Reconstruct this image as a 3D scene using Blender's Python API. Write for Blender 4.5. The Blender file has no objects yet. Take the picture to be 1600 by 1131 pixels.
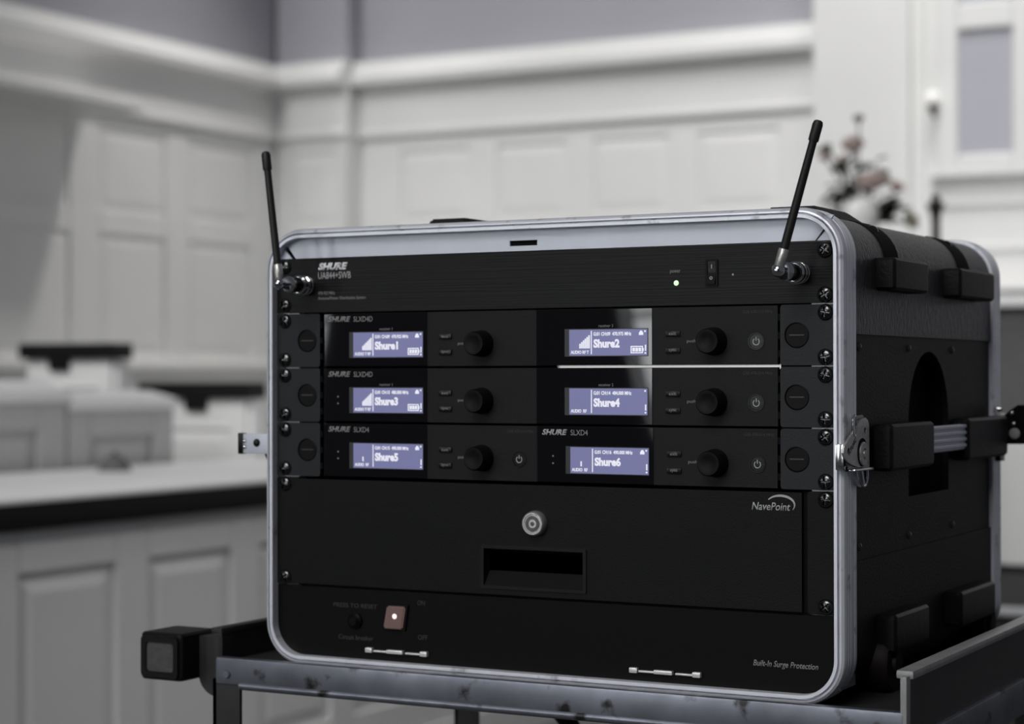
import bpy, bmesh, math, random
from mathutils import Matrix, Vector
random.seed(7)
PI = math.pi
SC = bpy.context.scene
COL = SC.collection

# ------------------------------------------------------------------ camera
cam_data = bpy.data.cameras.new('camera')
cam = bpy.data.objects.new('camera', cam_data)
COL.objects.link(cam)
cam_data.sensor_width = 36.0
cam_data.lens = 3116.66 / 1600 * 36.0
cam_data.clip_start = 0.02
cam_data.clip_end = 100
_r = (0.8795331983, 0.4758344963, -0.0016985788)
_f = (-0.4758172097, 0.8795230263, 0.0061015673)
_u = (0.0043972753, -0.0045583180, 0.9999799427)
cam.matrix_world = Matrix(((_r[0], _u[0], -_f[0], 0.7113), (_r[1], _u[1], -_f[1], -1.3533),
                           (_r[2], _u[2], -_f[2], -0.0945), (0, 0, 0, 1)))
cam_data.dof.use_dof = True
cam_data.dof.focus_distance = 1.44
cam_data.dof.aperture_fstop = 6.3
cam_data.dof.aperture_blades = 0
SC.camera = cam

# ------------------------------------------------------------------ world and assumed or added lamps
world = bpy.data.worlds.new('world')
SC.world = world
world.use_nodes = True
world.node_tree.nodes['Background'].inputs[0].default_value = (0.80, 0.84, 1.0, 1)
world.node_tree.nodes['Background'].inputs[1].default_value = 0.09


def look_at(o, target):
    d = Vector(target) - o.location
    o.rotation_euler = d.to_track_quat('-Z', 'Y').to_euler()


def lamp(name, kind, loc, target, energy, **kw):
    d = bpy.data.lights.new(name, kind)
    o = bpy.data.objects.new(name, d)
    COL.objects.link(o)
    o.location = loc
    look_at(o, target)
    d.energy = energy
    for k, v in kw.items():
        setattr(d, k, v)
    return o


# assumed soft sun, shining over the nave wall from behind and left of camera
lamp('assumed_sun', 'SUN', (-1.85, -8, 7), (-2.0, 0, 0.9), 1.8, angle=math.radians(32), color=(1.0, 0.99, 0.98))
# assumed chancel ceiling lamps, out of view, and an added counter fill
lamp('assumed_chancel_light', 'AREA', (-1.4, 4.9, 4.6), (-1.5, 7.0, 0.5), 27, shape='DISK', size=1.2, color=(1.0, 0.98, 0.95), spread=math.radians(95))  # unseen lamp assumed from the brightness of the back wall
lamp('counter_fill_light', 'AREA', (0.8, 2.8, 3.4), (-2.35, 2.6, -0.95), 3.6, shape='DISK', size=0.8, color=(1.0, 0.98, 0.96), spread=math.radians(50))  # unseen fill added to brighten the counter face
lamp('assumed_corner_light', 'AREA', (-3.80, 6.35, 3.6), (-4.55, 5.6, 0.0), 9, shape='DISK', size=0.28, color=(1.0, 0.97, 0.94), spread=math.radians(60))  # unseen lamp assumed from the slanted shadow on the left wall

SC.view_settings.view_transform = 'Standard'
SC.view_settings.look = 'None'
SC.view_settings.exposure = 0.0
SC.view_settings.gamma = 1.0
SC.view_settings.use_curve_mapping = False

# ------------------------------------------------------------------ materials


def mat(name, col, rough=0.5, metal=0.0, spec=0.5, var=0.0, vscale=20.0, bump=0.0, bscale=200.0,
        stretch=(1, 1, 1), emit=None, estr=0.0, coat=0.0, dirt=None, dscale=30.0, damount=0.0):
    m = bpy.data.materials.new(name)
    m.use_nodes = True
    nt = m.node_tree
    b = nt.nodes['Principled BSDF']
    b.inputs['Base Color'].default_value = (*col, 1)
    b.inputs['Roughness'].default_value = rough
    b.inputs['Metallic'].default_value = metal
    b.inputs['Specular IOR Level'].default_value = spec
    b.inputs['Coat Weight'].default_value = coat
    tc = nt.nodes.new('ShaderNodeTexCoord')
    mp = nt.nodes.new('ShaderNodeMapping')
    mp.inputs['Scale'].default_value = stretch
    nt.links.new(tc.outputs['Object'], mp.inputs['Vector'])
    cur = None
    if var > 0:
        n = nt.nodes.new('ShaderNodeTexNoise')
        n.inputs['Scale'].default_value = vscale
        n.inputs['Detail'].default_value = 4
        nt.links.new(mp.outputs[0], n.inputs['Vector'])
        r = nt.nodes.new('ShaderNodeValToRGB')
        r.color_ramp.elements[0].position = 0.3
        r.color_ramp.elements[1].position = 0.7
        r.color_ramp.elements[0].color = (*[max(0, c * (1 - var)) for c in col], 1)
        r.color_ramp.elements[1].color = (*[min(1, c * (1 + var)) for c in col], 1)
        nt.links.new(n.outputs['Fac'], r.inputs[0])
        cur = r.outputs[0]
    if dirt is not None:
        n2 = nt.nodes.new('ShaderNodeTexNoise')
        n2.inputs['Scale'].default_value = dscale
        n2.inputs['Detail'].default_value = 6
        nt.links.new(tc.outputs['Object'], n2.inputs['Vector'])
        r2 = nt.nodes.new('ShaderNodeValToRGB')
        r2.color_ramp.elements[0].position = 0.60
        r2.color_ramp.elements[1].position = 0.70
        r2.color_ramp.elements[0].color = (0, 0, 0, 1)
        r2.color_ramp.elements[1].color = (damount, damount, damount, 1)
        nt.links.new(n2.outputs['Fac'], r2.inputs[0])
        mx = nt.nodes.new('ShaderNodeMixRGB')
        mx.inputs[1].default_value = (*col, 1)
        if cur:
            nt.links.new(cur, mx.inputs[1])
        mx.inputs[2].default_value = (*dirt, 1)
        nt.links.new(r2.outputs[0], mx.inputs[0])
        cur = mx.outputs[0]
    if cur:
        nt.links.new(cur, b.inputs['Base Color'])
    if bump > 0:
        n3 = nt.nodes.new('ShaderNodeTexNoise')
        n3.inputs['Scale'].default_value = bscale
        n3.inputs['Detail'].default_value = 3
        nt.links.new(mp.outputs[0], n3.inputs['Vector'])
        bp = nt.nodes.new('ShaderNodeBump')
        bp.inputs['Strength'].default_value = bump
        bp.inputs['Distance'].default_value = 0.002
        nt.links.new(n3.outputs['Fac'], bp.inputs['Height'])
        nt.links.new(bp.outputs[0], b.inputs['Normal'])
    if emit:
        b.inputs['Emission Color'].default_value = (*emit, 1)
        b.inputs['Emission Strength'].default_value = estr
    return m


M = {
    'white_paint': mat('white_paint', (0.76, 0.76, 0.75), 0.5, var=0.02, vscale=3),
    'stall_grey': mat('stall_even_grey', (0.50, 0.50, 0.50), 0.5, var=0.02, vscale=3),  # greyer than the white paint on the counter and stall ends
    'grey_plaster': mat('grey_plaster', (0.36, 0.36, 0.395), 0.8, var=0.03, vscale=2),
    'floor': mat('floor_carpet', (0.12, 0.12, 0.12), 0.95, var=0.15, vscale=60, bump=0.3, bscale=150),
    'dark_carpet': mat('dark_carpet', (0.015, 0.015, 0.015), 0.95, var=0.2, vscale=60, bump=0.3, bscale=150),
    'dark_wood': mat('dark_wood', (0.005, 0.0048, 0.0048), 0.5, spec=0.25, var=0.2, vscale=8, stretch=(1, 8, 8)),
    'counter_white': mat('counter_white', (0.84, 0.84, 0.84), 0.4, var=0.02, vscale=4),
    'pane': mat('frosted_pane', (0.43, 0.43, 0.48), 0.35, spec=0.4, var=0.02, vscale=4),
    'grey_cloth': mat('grey_cloth', (0.10, 0.10, 0.10), 0.9, var=0.1, vscale=40),
    'shell': mat('textured_black_plastic', (0.022, 0.022, 0.023), 0.42, spec=0.55, bump=0.75, bscale=420, stretch=(1, 1, 0.35)),
    'side': mat('black_side_plastic', (0.0055, 0.0055, 0.0055), 0.55, spec=0.22, bump=0.25, bscale=500),
    'gloss_black': mat('gloss_black_plastic', (0.005, 0.005, 0.005), 0.22, spec=0.22, bump=0.06, bscale=120),
    'rubber': mat('black_rubber', (0.005, 0.005, 0.005), 0.5, spec=0.2, bump=0.15, bscale=350),
    'low_bumper': mat('lower_black_rubber', (0.003, 0.003, 0.003), 0.42, spec=0.2, bump=0.1, bscale=150),
    'bright_metal': mat('bright_plated_metal', (0.78, 0.77, 0.75), 0.3, metal=0.5),
    'pit': mat('black_cavity', (0.004, 0.004, 0.004), 0.8, spec=0.1),
    'alum': mat('anodised_aluminium', (0.74, 0.75, 0.81), 0.40, metal=0.35, var=0.05, vscale=50, stretch=(1, 1, 1), dirt=(0.08, 0.08, 0.09), dscale=70, damount=0.5),
    'alum_strip': mat('satin_aluminium', (0.56, 0.58, 0.65), 0.45, metal=0.35, var=0.03, vscale=30),
    'rail': mat('rack_rail_steel', (0.42, 0.42, 0.43), 0.4, metal=0.5, var=0.05, vscale=40),
    'chrome': mat('chrome', (0.62, 0.62, 0.62), 0.14, metal=1.0),
    'nickel': mat('worn_nickel', (0.50, 0.49, 0.47), 0.36, metal=0.8, var=0.15, vscale=300, bump=0.15, bscale=900),
    'screw': mat('black_screw_steel', (0.10, 0.10, 0.10), 0.22, metal=1.0),
    'brushed': mat('brushed_black', (0.0045, 0.0045, 0.0048), 0.42, spec=0.2, bump=0.15, bscale=900, stretch=(0.01, 1, 1)),
    'panel': mat('matte_black_panel', (0.0065, 0.0065, 0.0068), 0.55, spec=0.22, bump=0.12, bscale=1200),
    'ear': mat('grey_black_ear', (0.012, 0.014, 0.017), 0.5, spec=0.3, bump=0.2, bscale=1500),
    'lens': mat('gloss_display_lens', (0.006, 0.006, 0.007), 0.02, spec=0.5),
    'drawer': mat('drawer_black', (0.0035, 0.0035, 0.0037), 0.5, spec=0.18, bump=0.2, bscale=1400),
    'power_panel': mat('power_panel_black', (0.0025, 0.0025, 0.0025), 0.5, spec=0.12),
    'knob': mat('knob_black', (0.003, 0.003, 0.003), 0.5, spec=0.15),
    'bezel': mat('screen_bezel', (0.02, 0.02, 0.021), 0.4),
    'screen': mat('lcd_backlight', (0.01, 0.01, 0.015), 0.4, emit=(0.150, 0.156, 0.315), estr=1.0),
    'pixels': mat('lcd_characters', (0.1, 0.1, 0.1), 0.5, emit=(0.74, 0.74, 0.84), estr=1.0),
    'print_white': mat('white_print', (0.42, 0.42, 0.43), 0.7, spec=0.1),
    'print_bold': mat('bold_logo_print', (0.75, 0.75, 0.78), 0.7, spec=0.1),
    'print_dim': mat('dim_print', (0.25, 0.25, 0.25), 0.7, spec=0.1),
    'print_faint': mat('faint_print', (0.055, 0.055, 0.055), 0.7, spec=0.1),
    'led_green': mat('green_led', (0.3, 0.8, 0.3), 0.3, emit=(0.70, 1.0, 0.62), estr=0.95),
    'neon': mat('neon_rocker_lens', (0.06, 0.04, 0.038), 0.4, emit=(0.30, 0.17, 0.15), estr=0.22),
    'neon_core': mat('neon_core', (0.8, 0.6, 0.5), 0.3, emit=(1.0, 0.78, 0.68), estr=1.1),
    'antenna': mat('antenna_rubber', (0.011, 0.011, 0.011), 0.5, spec=0.35),
    'cart_steel': mat('worn_galvanised_steel', (0.225, 0.235, 0.275), 0.34, metal=0.75, var=0.25, vscale=25, dirt=(0.03, 0.028, 0.026), dscale=48, damount=0.95, bump=0.1, bscale=60),
    'cart_dark': mat('dark_painted_steel', (0.018, 0.018, 0.019), 0.5, var=0.3, vscale=40),
    'cart_grey': mat('grey_painted_steel', (0.28, 0.28, 0.28), 0.45, metal=0.3, var=0.1, vscale=60),
    'bumper_face': mat('grey_rubber_face', (0.055, 0.055, 0.056), 0.7, var=0.25, vscale=150, bump=0.3, bscale=300),
    'wheel': mat('brown_wheel', (0.007, 0.004, 0.0035), 0.6, spec=0.2),
    'rose': mat('pink_rose', (0.76, 0.64, 0.61), 0.7, var=0.18, vscale=40),
    'pale_bloom': mat('pale_bloom', (0.42, 0.40, 0.39), 0.7, var=0.1, vscale=40),
    'leaf': mat('dark_leaf', (0.030, 0.042, 0.026), 0.5, var=0.3, vscale=30),
    'sage': mat('sage_leaf', (0.24, 0.26, 0.23), 0.6, var=0.2, vscale=30),
    'cream_bloom': mat('cream_bloom', (0.55, 0.53, 0.44), 0.7, var=0.1, vscale=30),
    'nave_wall': mat('nave_wall_paint', (0.22, 0.22, 0.22), 0.8, var=0.05, vscale=2),
    'oval_glow': mat('added_glow_glass', (0.5, 0.5, 0.5), 0.3, emit=(0.95, 0.98, 1.0), estr=7.0),  # glow added so the ovals mirror in the display lenses
    'vase': mat('white_ceramic', (0.80, 0.80, 0.78), 0.25),
    'bronze': mat('dark_bronze', (0.05, 0.045, 0.038), 0.4, metal=0.7, var=0.2, vscale=40),
    'bulb': mat('white_bulb', (0.85, 0.85, 0.84), 0.3, emit=(1, 0.98, 0.95), estr=0.25),
}

# ------------------------------------------------------------------ mesh helpers
WM = {}


def new_mesh(bm, name='mesh', smooth=False, sharp=35):
    me = bpy.data.meshes.new(name)
    bmesh.ops.recalc_face_normals(bm, faces=bm.faces)
    bm.to_mesh(me)
    bm.free()
    if smooth:
        for p in me.polygons:
            p.use_smooth = True
        try:
            me.set_sharp_from_angle(angle=math.radians(sharp))
        except Exception:
            pass
    return me


def place(name, me, material, parent=None, matrix=None, label=None):
    """link one mesh object; the mesh is given in world space unless matrix says otherwise"""
    if material is not None and not me.materials:
        me.materials.append(material)
    o = bpy.data.objects.new(name, me)
    COL.objects.link(o)
    if matrix is None:
        xs = [v.co for v in me.vertices]
        lo = Vector([min(c[i] for c in xs) for i in range(3)])
        hi = Vector([max(c[i] for c in xs) for i in range(3)])
        c = Vector(((lo.x + hi.x) / 2, (lo.y + hi.y) / 2, lo.z))
        for v in me.vertices:
            v.co -= c
        matrix = Matrix.Translation(c)
    WM[o.name] = matrix.copy()
    if parent is not None:
        o.parent = parent
        o.matrix_parent_inverse = WM[parent.name].inverted()
    o.matrix_basis = matrix
    if label:
        o['label'] = label
    return o


def thing(name, loc, label, cat, group=None):
    o = bpy.data.objects.new(name, None)
    COL.objects.link(o)
    o.empty_display_size = 0.05
    m = Matrix.Translation(Vector(loc))
    o.matrix_basis = m
    WM[o.name] = m
    return tag(o, label, cat, group)


def tag(o, label, cat, group=None):
    o['label'] = label
    o['category'] = cat
    if group:
        o['group'] = group
    return o


def struct(o):
    o['kind'] = 'structure'
    return o


def bm_box(bm, lo, hi, bev=0.0, seg=2):
    lo, hi = Vector(lo), Vector(hi)
    r = bmesh.ops.create_cube(bm, size=1.0)
    vs = r['verts']
    for v in vs:
        v.co = Vector((lo[i] + (v.co[i] + 0.5) * (hi[i] - lo[i]) for i in range(3)))
    if bev > 0:
        es = list({e for v in vs for e in v.link_edges})
        bmesh.ops.bevel(bm, geom=es, offset=bev, segments=seg, profile=0.7, affect='EDGES', clamp_overlap=True)


def box(name, lo, hi, material, parent=None, bev=0.0, seg=2, label=None):
    bm = bmesh.new()
    bm_box(bm, lo, hi, bev, seg)
    return place(name, new_mesh(bm, name, smooth=bev > 0), material, parent, label=label)


AX = {'y': lambda a, b, d: Vector((a, d, b)), 'x': lambda a, b, d: Vector((d, a, b)), 'z': lambda a, b, d: Vector((a, b, d))}


def bm_plate(bm, outline, d0, d1, axis='y', holes=()):
    """extruded polygon with holes; outline in the plane across the axis, depth from d0 to d1"""
    fn = AX[axis]
    tmp = bmesh.new()
    edges = []
    for loop in [outline] + list(holes):
        vs = [tmp.verts.new(fn(a, b, d0)) for a, b in loop]
        for i in range(len(vs)):
            edges.append(tmp.edges.new((vs[i], vs[(i + 1) % len(vs)])))
    bmesh.ops.triangle_fill(tmp, use_beauty=True, use_dissolve=False, edges=edges)
    if not holes:
        bmesh.ops.dissolve_faces(tmp, faces=list(tmp.faces))
    g = bmesh.ops.extrude_face_region(tmp, geom=list(tmp.faces))
    off = fn(0, 0, d1) - fn(0, 0, d0)
    for v in [q for q in g['geom'] if isinstance(q, bmesh.types.BMVert)]:
        v.co += off
    me = bpy.data.meshes.new('t')
    tmp.to_mesh(me)
    tmp.free()
    bm.from_mesh(me)
    bpy.data.meshes.remove(me)


def plate(name, outline, d0, d1, material, parent=None, axis='y', holes=(), label=None, smooth=False):
    bm = bmesh.new()
    bm_plate(bm, outline, d0, d1, axis, holes)
    return place(name, new_mesh(bm, name, smooth), material, parent, label=label)


def rrect(x0, x1, z0, z1, r, n=6):
    pts = []
    for cx, cz, a0 in ((x1 - r, z1 - r, 0), (x0 + r, z1 - r, 90), (x0 + r, z0 + r, 180), (x1 - r, z0 + r, 270)):
        for i in range(n + 1):
            a = math.radians(a0 + 90 * i / n)
            pts.append((cx + r * math.cos(a), cz + r * math.sin(a)))
    return pts


def circ(cx, cz, r, n=28):
    return [(cx + r * math.cos(2 * PI * i / n), cz + r * math.sin(2 * PI * i / n)) for i in range(n)]


def bm_lathe(bm, prof, origin, direction, n=28):
    """profile (radius, distance along direction)"""
    d = Vector(direction).normalized()
    a = d.orthogonal().normalized()
    b = d.cross(a)
    o = Vector(origin)
    rings = []
    for r, t in prof:
        if r < 1e-6:
            rings.append([bm.verts.new(o + d * t)])
        else:
            rings.append([bm.verts.new(o + d * t + (a * math.cos(2 * PI * i / n) + b * math.sin(2 * PI * i / n)) * r) for i in range(n)])
    for p, q in zip(rings, rings[1:]):
        for i in range(n):
            j = (i + 1) % n
            if len(p) == 1 and len(q) == 1:
                continue
            if len(p) == 1:
                bm.faces.new((p[0], q[i], q[j]))
            elif len(q) == 1:
                bm.faces.new((p[i], q[0], p[j]))
            else:
                bm.faces.new((p[i], q[i], q[j], p[j]))


def lathe(name, prof, origin, direction, material, parent=None, n=28, label=None):
    bm = bmesh.new()
    bm_lathe(bm, prof, origin, direction, n)
    return place(name, new_mesh(bm, name, True), material, parent, label=label)


def bm_tube(bm, pts, r, n=10):
    pts = [Vector(p) for p in pts]
    rs = r if isinstance(r, (list, tuple)) else [r] * len(pts)
    rings = []
    prev = None
    for i, p in enumerate(pts):
        d = (pts[min(i + 1, len(pts) - 1)] - pts[max(i - 1, 0)]).normalized()
        a = d.orthogonal().normalized() if prev is None else (prev - d * prev.dot(d)).normalized()
        prev = a
        b = d.cross(a)
        rings.append([bm.verts.new(p + (a * math.cos(2 * PI * k / n) + b * math.sin(2 * PI * k / n)) * rs[i]) for k in range(n)])
    for p, q in zip(rings, rings[1:]):
        for k in range(n):
            bm.faces.new((p[k], p[(k + 1) % n], q[(k + 1) % n], q[k]))
    bm.faces.new(rings[0])
    bm.faces.new(rings[-1])


def tube(name, pts, r, material, parent=None, n=10, label=None):
    bm = bmesh.new()
    bm_tube(bm, pts, r, n)
    return place(name, new_mesh(bm, name, True), material, parent, label=label)


def bm_ring_sweep(bm, prof, x0, x1, z0, z1, r, n=10):
    """closed profile (outward offset, y) swept round a rounded rectangle"""
    path = []
    for cx, cz, a0 in ((x1 - r, z1 - r, 0), (x0 + r, z1 - r, 90), (x0 + r, z0 + r, 180), (x1 - r, z0 + r, 270)):
        for i in range(n + 1):
            a = math.radians(a0 + 90 * i / n)
            path.append((cx, cz, math.cos(a), math.sin(a)))
    rings = [[bm.verts.new((cx + (r + o) * c, y, cz + (r + o) * s)) for o, y in prof] for cx, cz, c, s in path]
    k = len(prof)
    for i in range(len(rings)):
        p, q = rings[i], rings[(i + 1) % len(rings)]
        for j in range(k):
            bm.faces.new((p[j], p[(j + 1) % k], q[(j + 1) % k], q[j]))


def text(body, x0, x1, z0, z1, y, material, parent, shear=0.0, bold=0.0, name='lettering', thick=0.00012):
    """flat raised lettering facing -y, fitted into the box x0..x1, z0..z1"""
    cu = bpy.data.curves.new('t', 'FONT')
    cu.body = body
    cu.shear = shear
    cu.offset = bold
    cu.resolution_u = 3
    o = bpy.data.objects.new('t', cu)
    COL.objects.link(o)
    dg = bpy.context.evaluated_depsgraph_get()
    me = bpy.data.meshes.new_from_object(o.evaluated_get(dg))
    bpy.data.objects.remove(o)
    bpy.data.curves.remove(cu)
    xs = [v.co.x for v in me.vertices]
    ys = [v.co.y for v in me.vertices]
    sx = (x1 - x0) / (max(xs) - min(xs))
    sy = (z1 - z0) / (max(ys) - min(ys))
    ax, ay = min(xs), min(ys)
    for v in me.vertices:
        v.co = Vector((x0 + (v.co.x - ax) * sx, y, z0 + (v.co.y - ay) * sy))
    bm = bmesh.new()
    bm.from_mesh(me)
    bpy.data.meshes.remove(me)
    g = bmesh.ops.extrude_face_region(bm, geom=list(bm.faces))
    for v in [q for q in g['geom'] if isinstance(q, bmesh.types.BMVert)]:
        v.co.y -= thick
    return place(name, new_mesh(bm, name), material, parent)


# ------------------------------------------------------------------ the room
FLOOR = -1.30
XL, YB = -5.08, 6.98
WP = M['white_paint']


def slab(name, lo, hi, material, parent=None, bev=0.0):
    return box(name, lo, hi, material, parent, bev, 2)


struct(slab('floor', (-8, -6, FLOOR - 0.1), (5, 8, FLOOR), M['floor']))
plat = struct(slab('floor_chancel', (-1.45, 3.75, FLOOR), (4, 6.9, -0.69), M['dark_carpet'], bev=0.01))
slab('step_nosing', (-1.45, 3.72, -0.712), (4, 3.75, -0.692), M['rail'], plat, 0.004)

wl = struct(slab('wall_left', (XL - 0.25, 0.5, FLOOR), (XL - 0.02, 7.2, 3.0), M['grey_plaster']))
wb = struct(slab('wall_back', (XL - 0.25, YB + 0.02, FLOOR), (4, YB + 0.27, 3.0), M['grey_plaster']))


def raised(name, fn, a0, a1, z0, z1, parent, field=0.045, d_edge=-0.018, d_field=-0.006, material=None):
    """raised-and-fielded panel: bevelled border sloping up to a flat field; fn(a, z, d) -> world, d out of the wall"""
    bm = bmesh.new()
    loops = []
    for ins, d in ((0, d_edge), (0.012, d_edge), (0.012 + field, d_field)):
        loops.append([bm.verts.new(fn(a, z, d)) for a, z in ((a0 + ins, z0 + ins), (a1 - ins, z0 + ins), (a1 - ins, z1 - ins), (a0 + ins, z1 - ins))])
    for p, q in zip(loops, loops[1:]):
        for i in range(4):
            bm.faces.new((p[i], p[(i + 1) % 4], q[(i + 1) % 4], q[i]))
    bm.faces.new(loops[-1])
    back = [bm.verts.new(fn(a, z, d_edge - 0.004)) for a, z in ((a0, z0), (a1, z0), (a1, z1), (a0, z1))]
    for i in range(4):
        bm.faces.new((loops[0][i], loops[0][(i + 1) % 4], back[(i + 1) % 4], back[i]))
    bm.faces.new(back)
    return place(name, new_mesh(bm, name), material or WP, parent)


def board(name, fn, a0, a1, z0, z1, d0, d1, parent, material=None, bev=0.004):
    p, q = fn(a0, z0, d0), fn(a1, z1, d1)
    lo = [min(p[i], q[i]) for i in range(3)]
    hi = [max(p[i], q[i]) for i in range(3)]
    return box(name, lo, hi, material or WP, parent, bev, 1)


def wainscot(fn, parent, a_lo, a_hi, cols, zs):
    """stiles, rails and panels: cols = panel spans, zs = panel rows; the face is d = 0"""
    edges = [a_lo] + [e for c in cols for e in c] + [a_hi]
    for i in range(0, len(edges), 2):
        if edges[i + 1] - edges[i] > 0.01:
            board('stile', fn, edges[i], edges[i + 1], -0.04, 1.10, -0.022, 0.0, parent)
    zedges = [-0.04] + [e for r in zs for e in r] + [1.10]
    for c in cols:
        for i in range(0, len(zedges), 2):
            if zedges[i + 1] - zedges[i] > 0.005:
                board('rail', fn, c[0], c[1], zedges[i], zedges[i + 1], -0.022, 0.0, parent)
        for r in zs:
            raised('panel', fn, c[0], c[1], r[0], r[1], parent, field=0.03, d_edge=-0.011, d_field=-0.005)


def crown(name, fn, a0, a1, m=None):
    """entablature: frieze, bed mould, cornice nose and cap swept along the wall"""
    prof = [(-0.02, 1.06), (0.012, 1.06), (0.030, 1.075), (0.030, 1.095), (0.020, 1.105), (0.020, 1.29), (0.035, 1.30), (0.045, 1.318),
            (0.100, 1.325), (0.105, 1.36), (0.085, 1.375), (0.075, 1.395), (0.050, 1.425), (0.045, 1.445), (-0.02, 1.45)]
    bm = bmesh.new()
    A = [bm.verts.new(fn(a0, z, d)) for d, z in prof]
    B = [bm.verts.new(fn(a1, z, d)) for d, z in prof]
    k = len(prof)
    for i in range(k):
        j = (i + 1) % k
        bm.faces.new((A[i], A[j], B[j], B[i]))
    bm.faces.new(A)
    bm.faces.new(B)
    return place(name, new_mesh(bm, name), m or WP)


fl = lambda a, z, d: Vector((XL + d, a, z))
fb = lambda a, z, d: Vector((a, YB - d, z))
fa = lambda a, z, d: Vector((a, YB - 0.12 - d, z))
fp = lambda a, z, d: Vector((a, 6.59 - d, z))
kx = 8.333 / 8.243
bx = lambda X: 0.7113 + (X - 0.7113) * kx

rows = [(0.0, 0.53), (0.64, 1.0)]
wainscot(fl, wl, 3.2, 6.86, [(3.55, 4.03), (4.20, 4.68), (4.84, 5.33), (5.53, 5.99), (6.17, 6.66)], rows)
struct(crown('trim_1', fl, 3.2, 6.86))
struct(board('baseboard_left', fl, 3.2, 6.86, FLOOR, -0.07, -0.02, 0.012, None))
struct(board('trim_2', fl, 3.2, 6.86, -0.075, -0.035, -0.02, 0.04, None))
# projecting soffit under the left cornice
struct(board('trim_3', fl, 3.2, 5.42, 1.035, 1.075, -0.02, 0.34, None, bev=0.006))

seg = struct(board('wall_pier', fa, XL, bx(-4.60), FLOOR, 3.0, -0.13, -0.022, None, M['grey_plaster'], 0))
wainscot(fa, seg, XL, bx(-4.60), [(-4.97, -4.72)], rows)
struct(crown('trim_4', fa, XL, bx(-4.60) + 0.02))
board('return_board', lambda a, z, d: Vector((bx(-4.60) + d, a, z)), YB - 0.142, YB - 0.002, -0.04, 1.30, -0.005, 0.012, seg)
struct(board('baseboard_pier', fa, XL, bx(-4.60), FLOOR, -0.04, -0.02, 0.01, None))
wainscot(fb, wb, bx(-4.60), -2.1, [(bx(-4.36), bx(-3.98)), (bx(-3.83), bx(-3.46)), (bx(-3.32), bx(-2.95)), (bx(-2.80), bx(-2.42))],
         [(0.0, 0.535), (0.65, 0.995)])
struct(crown('trim_5', fb, bx(-4.60), -2.1))
struct(board('baseboard_back', fb, bx(-4.60), -2.1, FLOOR, -0.04, -0.02, 0.01, None))

# plain white pier on the right with a window in its face
pier = struct(slab('wall_right_pier', (-2.15, 6.59, -0.69), (1.5, YB, 3.0), WP, bev=0.01))
for a0, a1, d in ((-1.80, -1.725, 0.035), (-1.70, -1.665, 0.015)):
    board('pilaster_moulding', fp, a0, a1, -0.6, 2.9, -0.01, d, pier)
for z in (0.59, 0.41):
    board('rail', fp, -1.66, 1.4, z - 0.012, z + 0.012, -0.01, 0.018, pier)
board('ledge', fp, -1.66, 1.4, 0.235, 0.275, -0.01, 0.07, pier)
win = struct(board('window_1', fp, -1.62, -0.60, 0.66, 2.32, -0.01, 0.012, None))
cols = [(-1.525, -1.305), (-1.215, -0.995), (-0.905, -0.685)]
zrows = [(0.785, 1.285), (1.395, 1.895)]
mx = [-1.615] + [e for c in cols for e in c] + [-0.605]
for i in range(0, len(mx), 2):
    board('mullion', fp, mx[i], mx[i + 1], 0.72, 2.0, 0.012, 0.040, win, bev=0.008)
for c in cols:
    for z0, z1 in ((0.72, 0.785), (1.285, 1.395), (1.895, 2.0)):
        board('glazing_bar', fp, c[0], c[1], z0, z1, 0.012, 0.040, win, bev=0.008)
    for r in zrows:
        board('pane', fp, c[0], c[1], r[0], r[1], 0.012, 0.018, win, M['pane'], 0)
board('window_sill', fp, -1.64, -0.58, 0.695, 0.72, -0.01, 0.06, win)

# nave wall behind the camera with three glowing ovals added for the lens reflections
ovals = [(-4.52, 0.80), (-2.43, 0.80), (-0.34, 0.80)]
el = lambda cx, cz, rx, rz, n=40: [(cx + rx * math.cos(2 * PI * i / n), cz + rz * math.sin(2 * PI * i / n)) for i in range(n)]
nw = struct(plate('wall_nave', [(-8, FLOOR), (5, FLOOR), (5, 3.0), (-8, 3.0)], -6.30, -6.0, M['nave_wall'], None, 'y', [el(cx, cz, 0.40, 1.30) for cx, cz in ovals]))
for i, (cx, cz) in enumerate(ovals):
    w_ = struct(plate('window_%d' % (i + 2), el(cx, cz, 0.42, 1.32), -6.02, -5.99, WP, None, 'y', [el(cx, cz, 0.385, 1.285)]))  # unseen oval, added and shaped for its reflection in the displays
    plate('pane', el(cx, cz, 0.40, 1.30), -6.16, -6.15, M['oval_glow'], w_)
    for dz in (-0.65, 0.0, 0.65):
        q = 0.385 * math.sqrt(1 - (dz / 1.285) ** 2)
        box('glazing_bar', (cx - q, -6.15, cz + dz - 0.012), (cx + q, -6.12, cz + dz + 0.012), WP, w_)
    box('mullion', (cx - 0.012, -6.15, cz - 1.28), (cx + 0.012, -6.12, cz + 1.28), WP, w_)

# ------------------------------------------------------------------ things in the chancel
# sconce on the pier
sc_ = thing('wall_sconce', (-1.62, 6.57, 0.96), 'small wall sconce with round white globe on dark holder', 'lamp')
lathe('globe', [(0, 0.055), (0.012, 0.052), (0.024, 0.042), (0.029, 0.026), (0.026, 0.010), (0.016, 0.0), (0, 0.0)], (-1.62, 6.52, 0.99), (0, 0, 1), M['bulb'], sc_, 20)
lathe('holder', [(0, -0.012), (0.010, -0.012), (0.016, 0.002), (0.018, 0.022), (0, 0.022)], (-1.62, 6.52, 0.968), (0, 0, 1), M['bronze'], sc_, 16)
tube('arm', [(-1.62, 6.52, 0.96), (-1.62, 6.54, 0.945), (-1.62, 6.58, 0.95)], 0.005, M['bronze'], sc_, 8)

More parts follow.
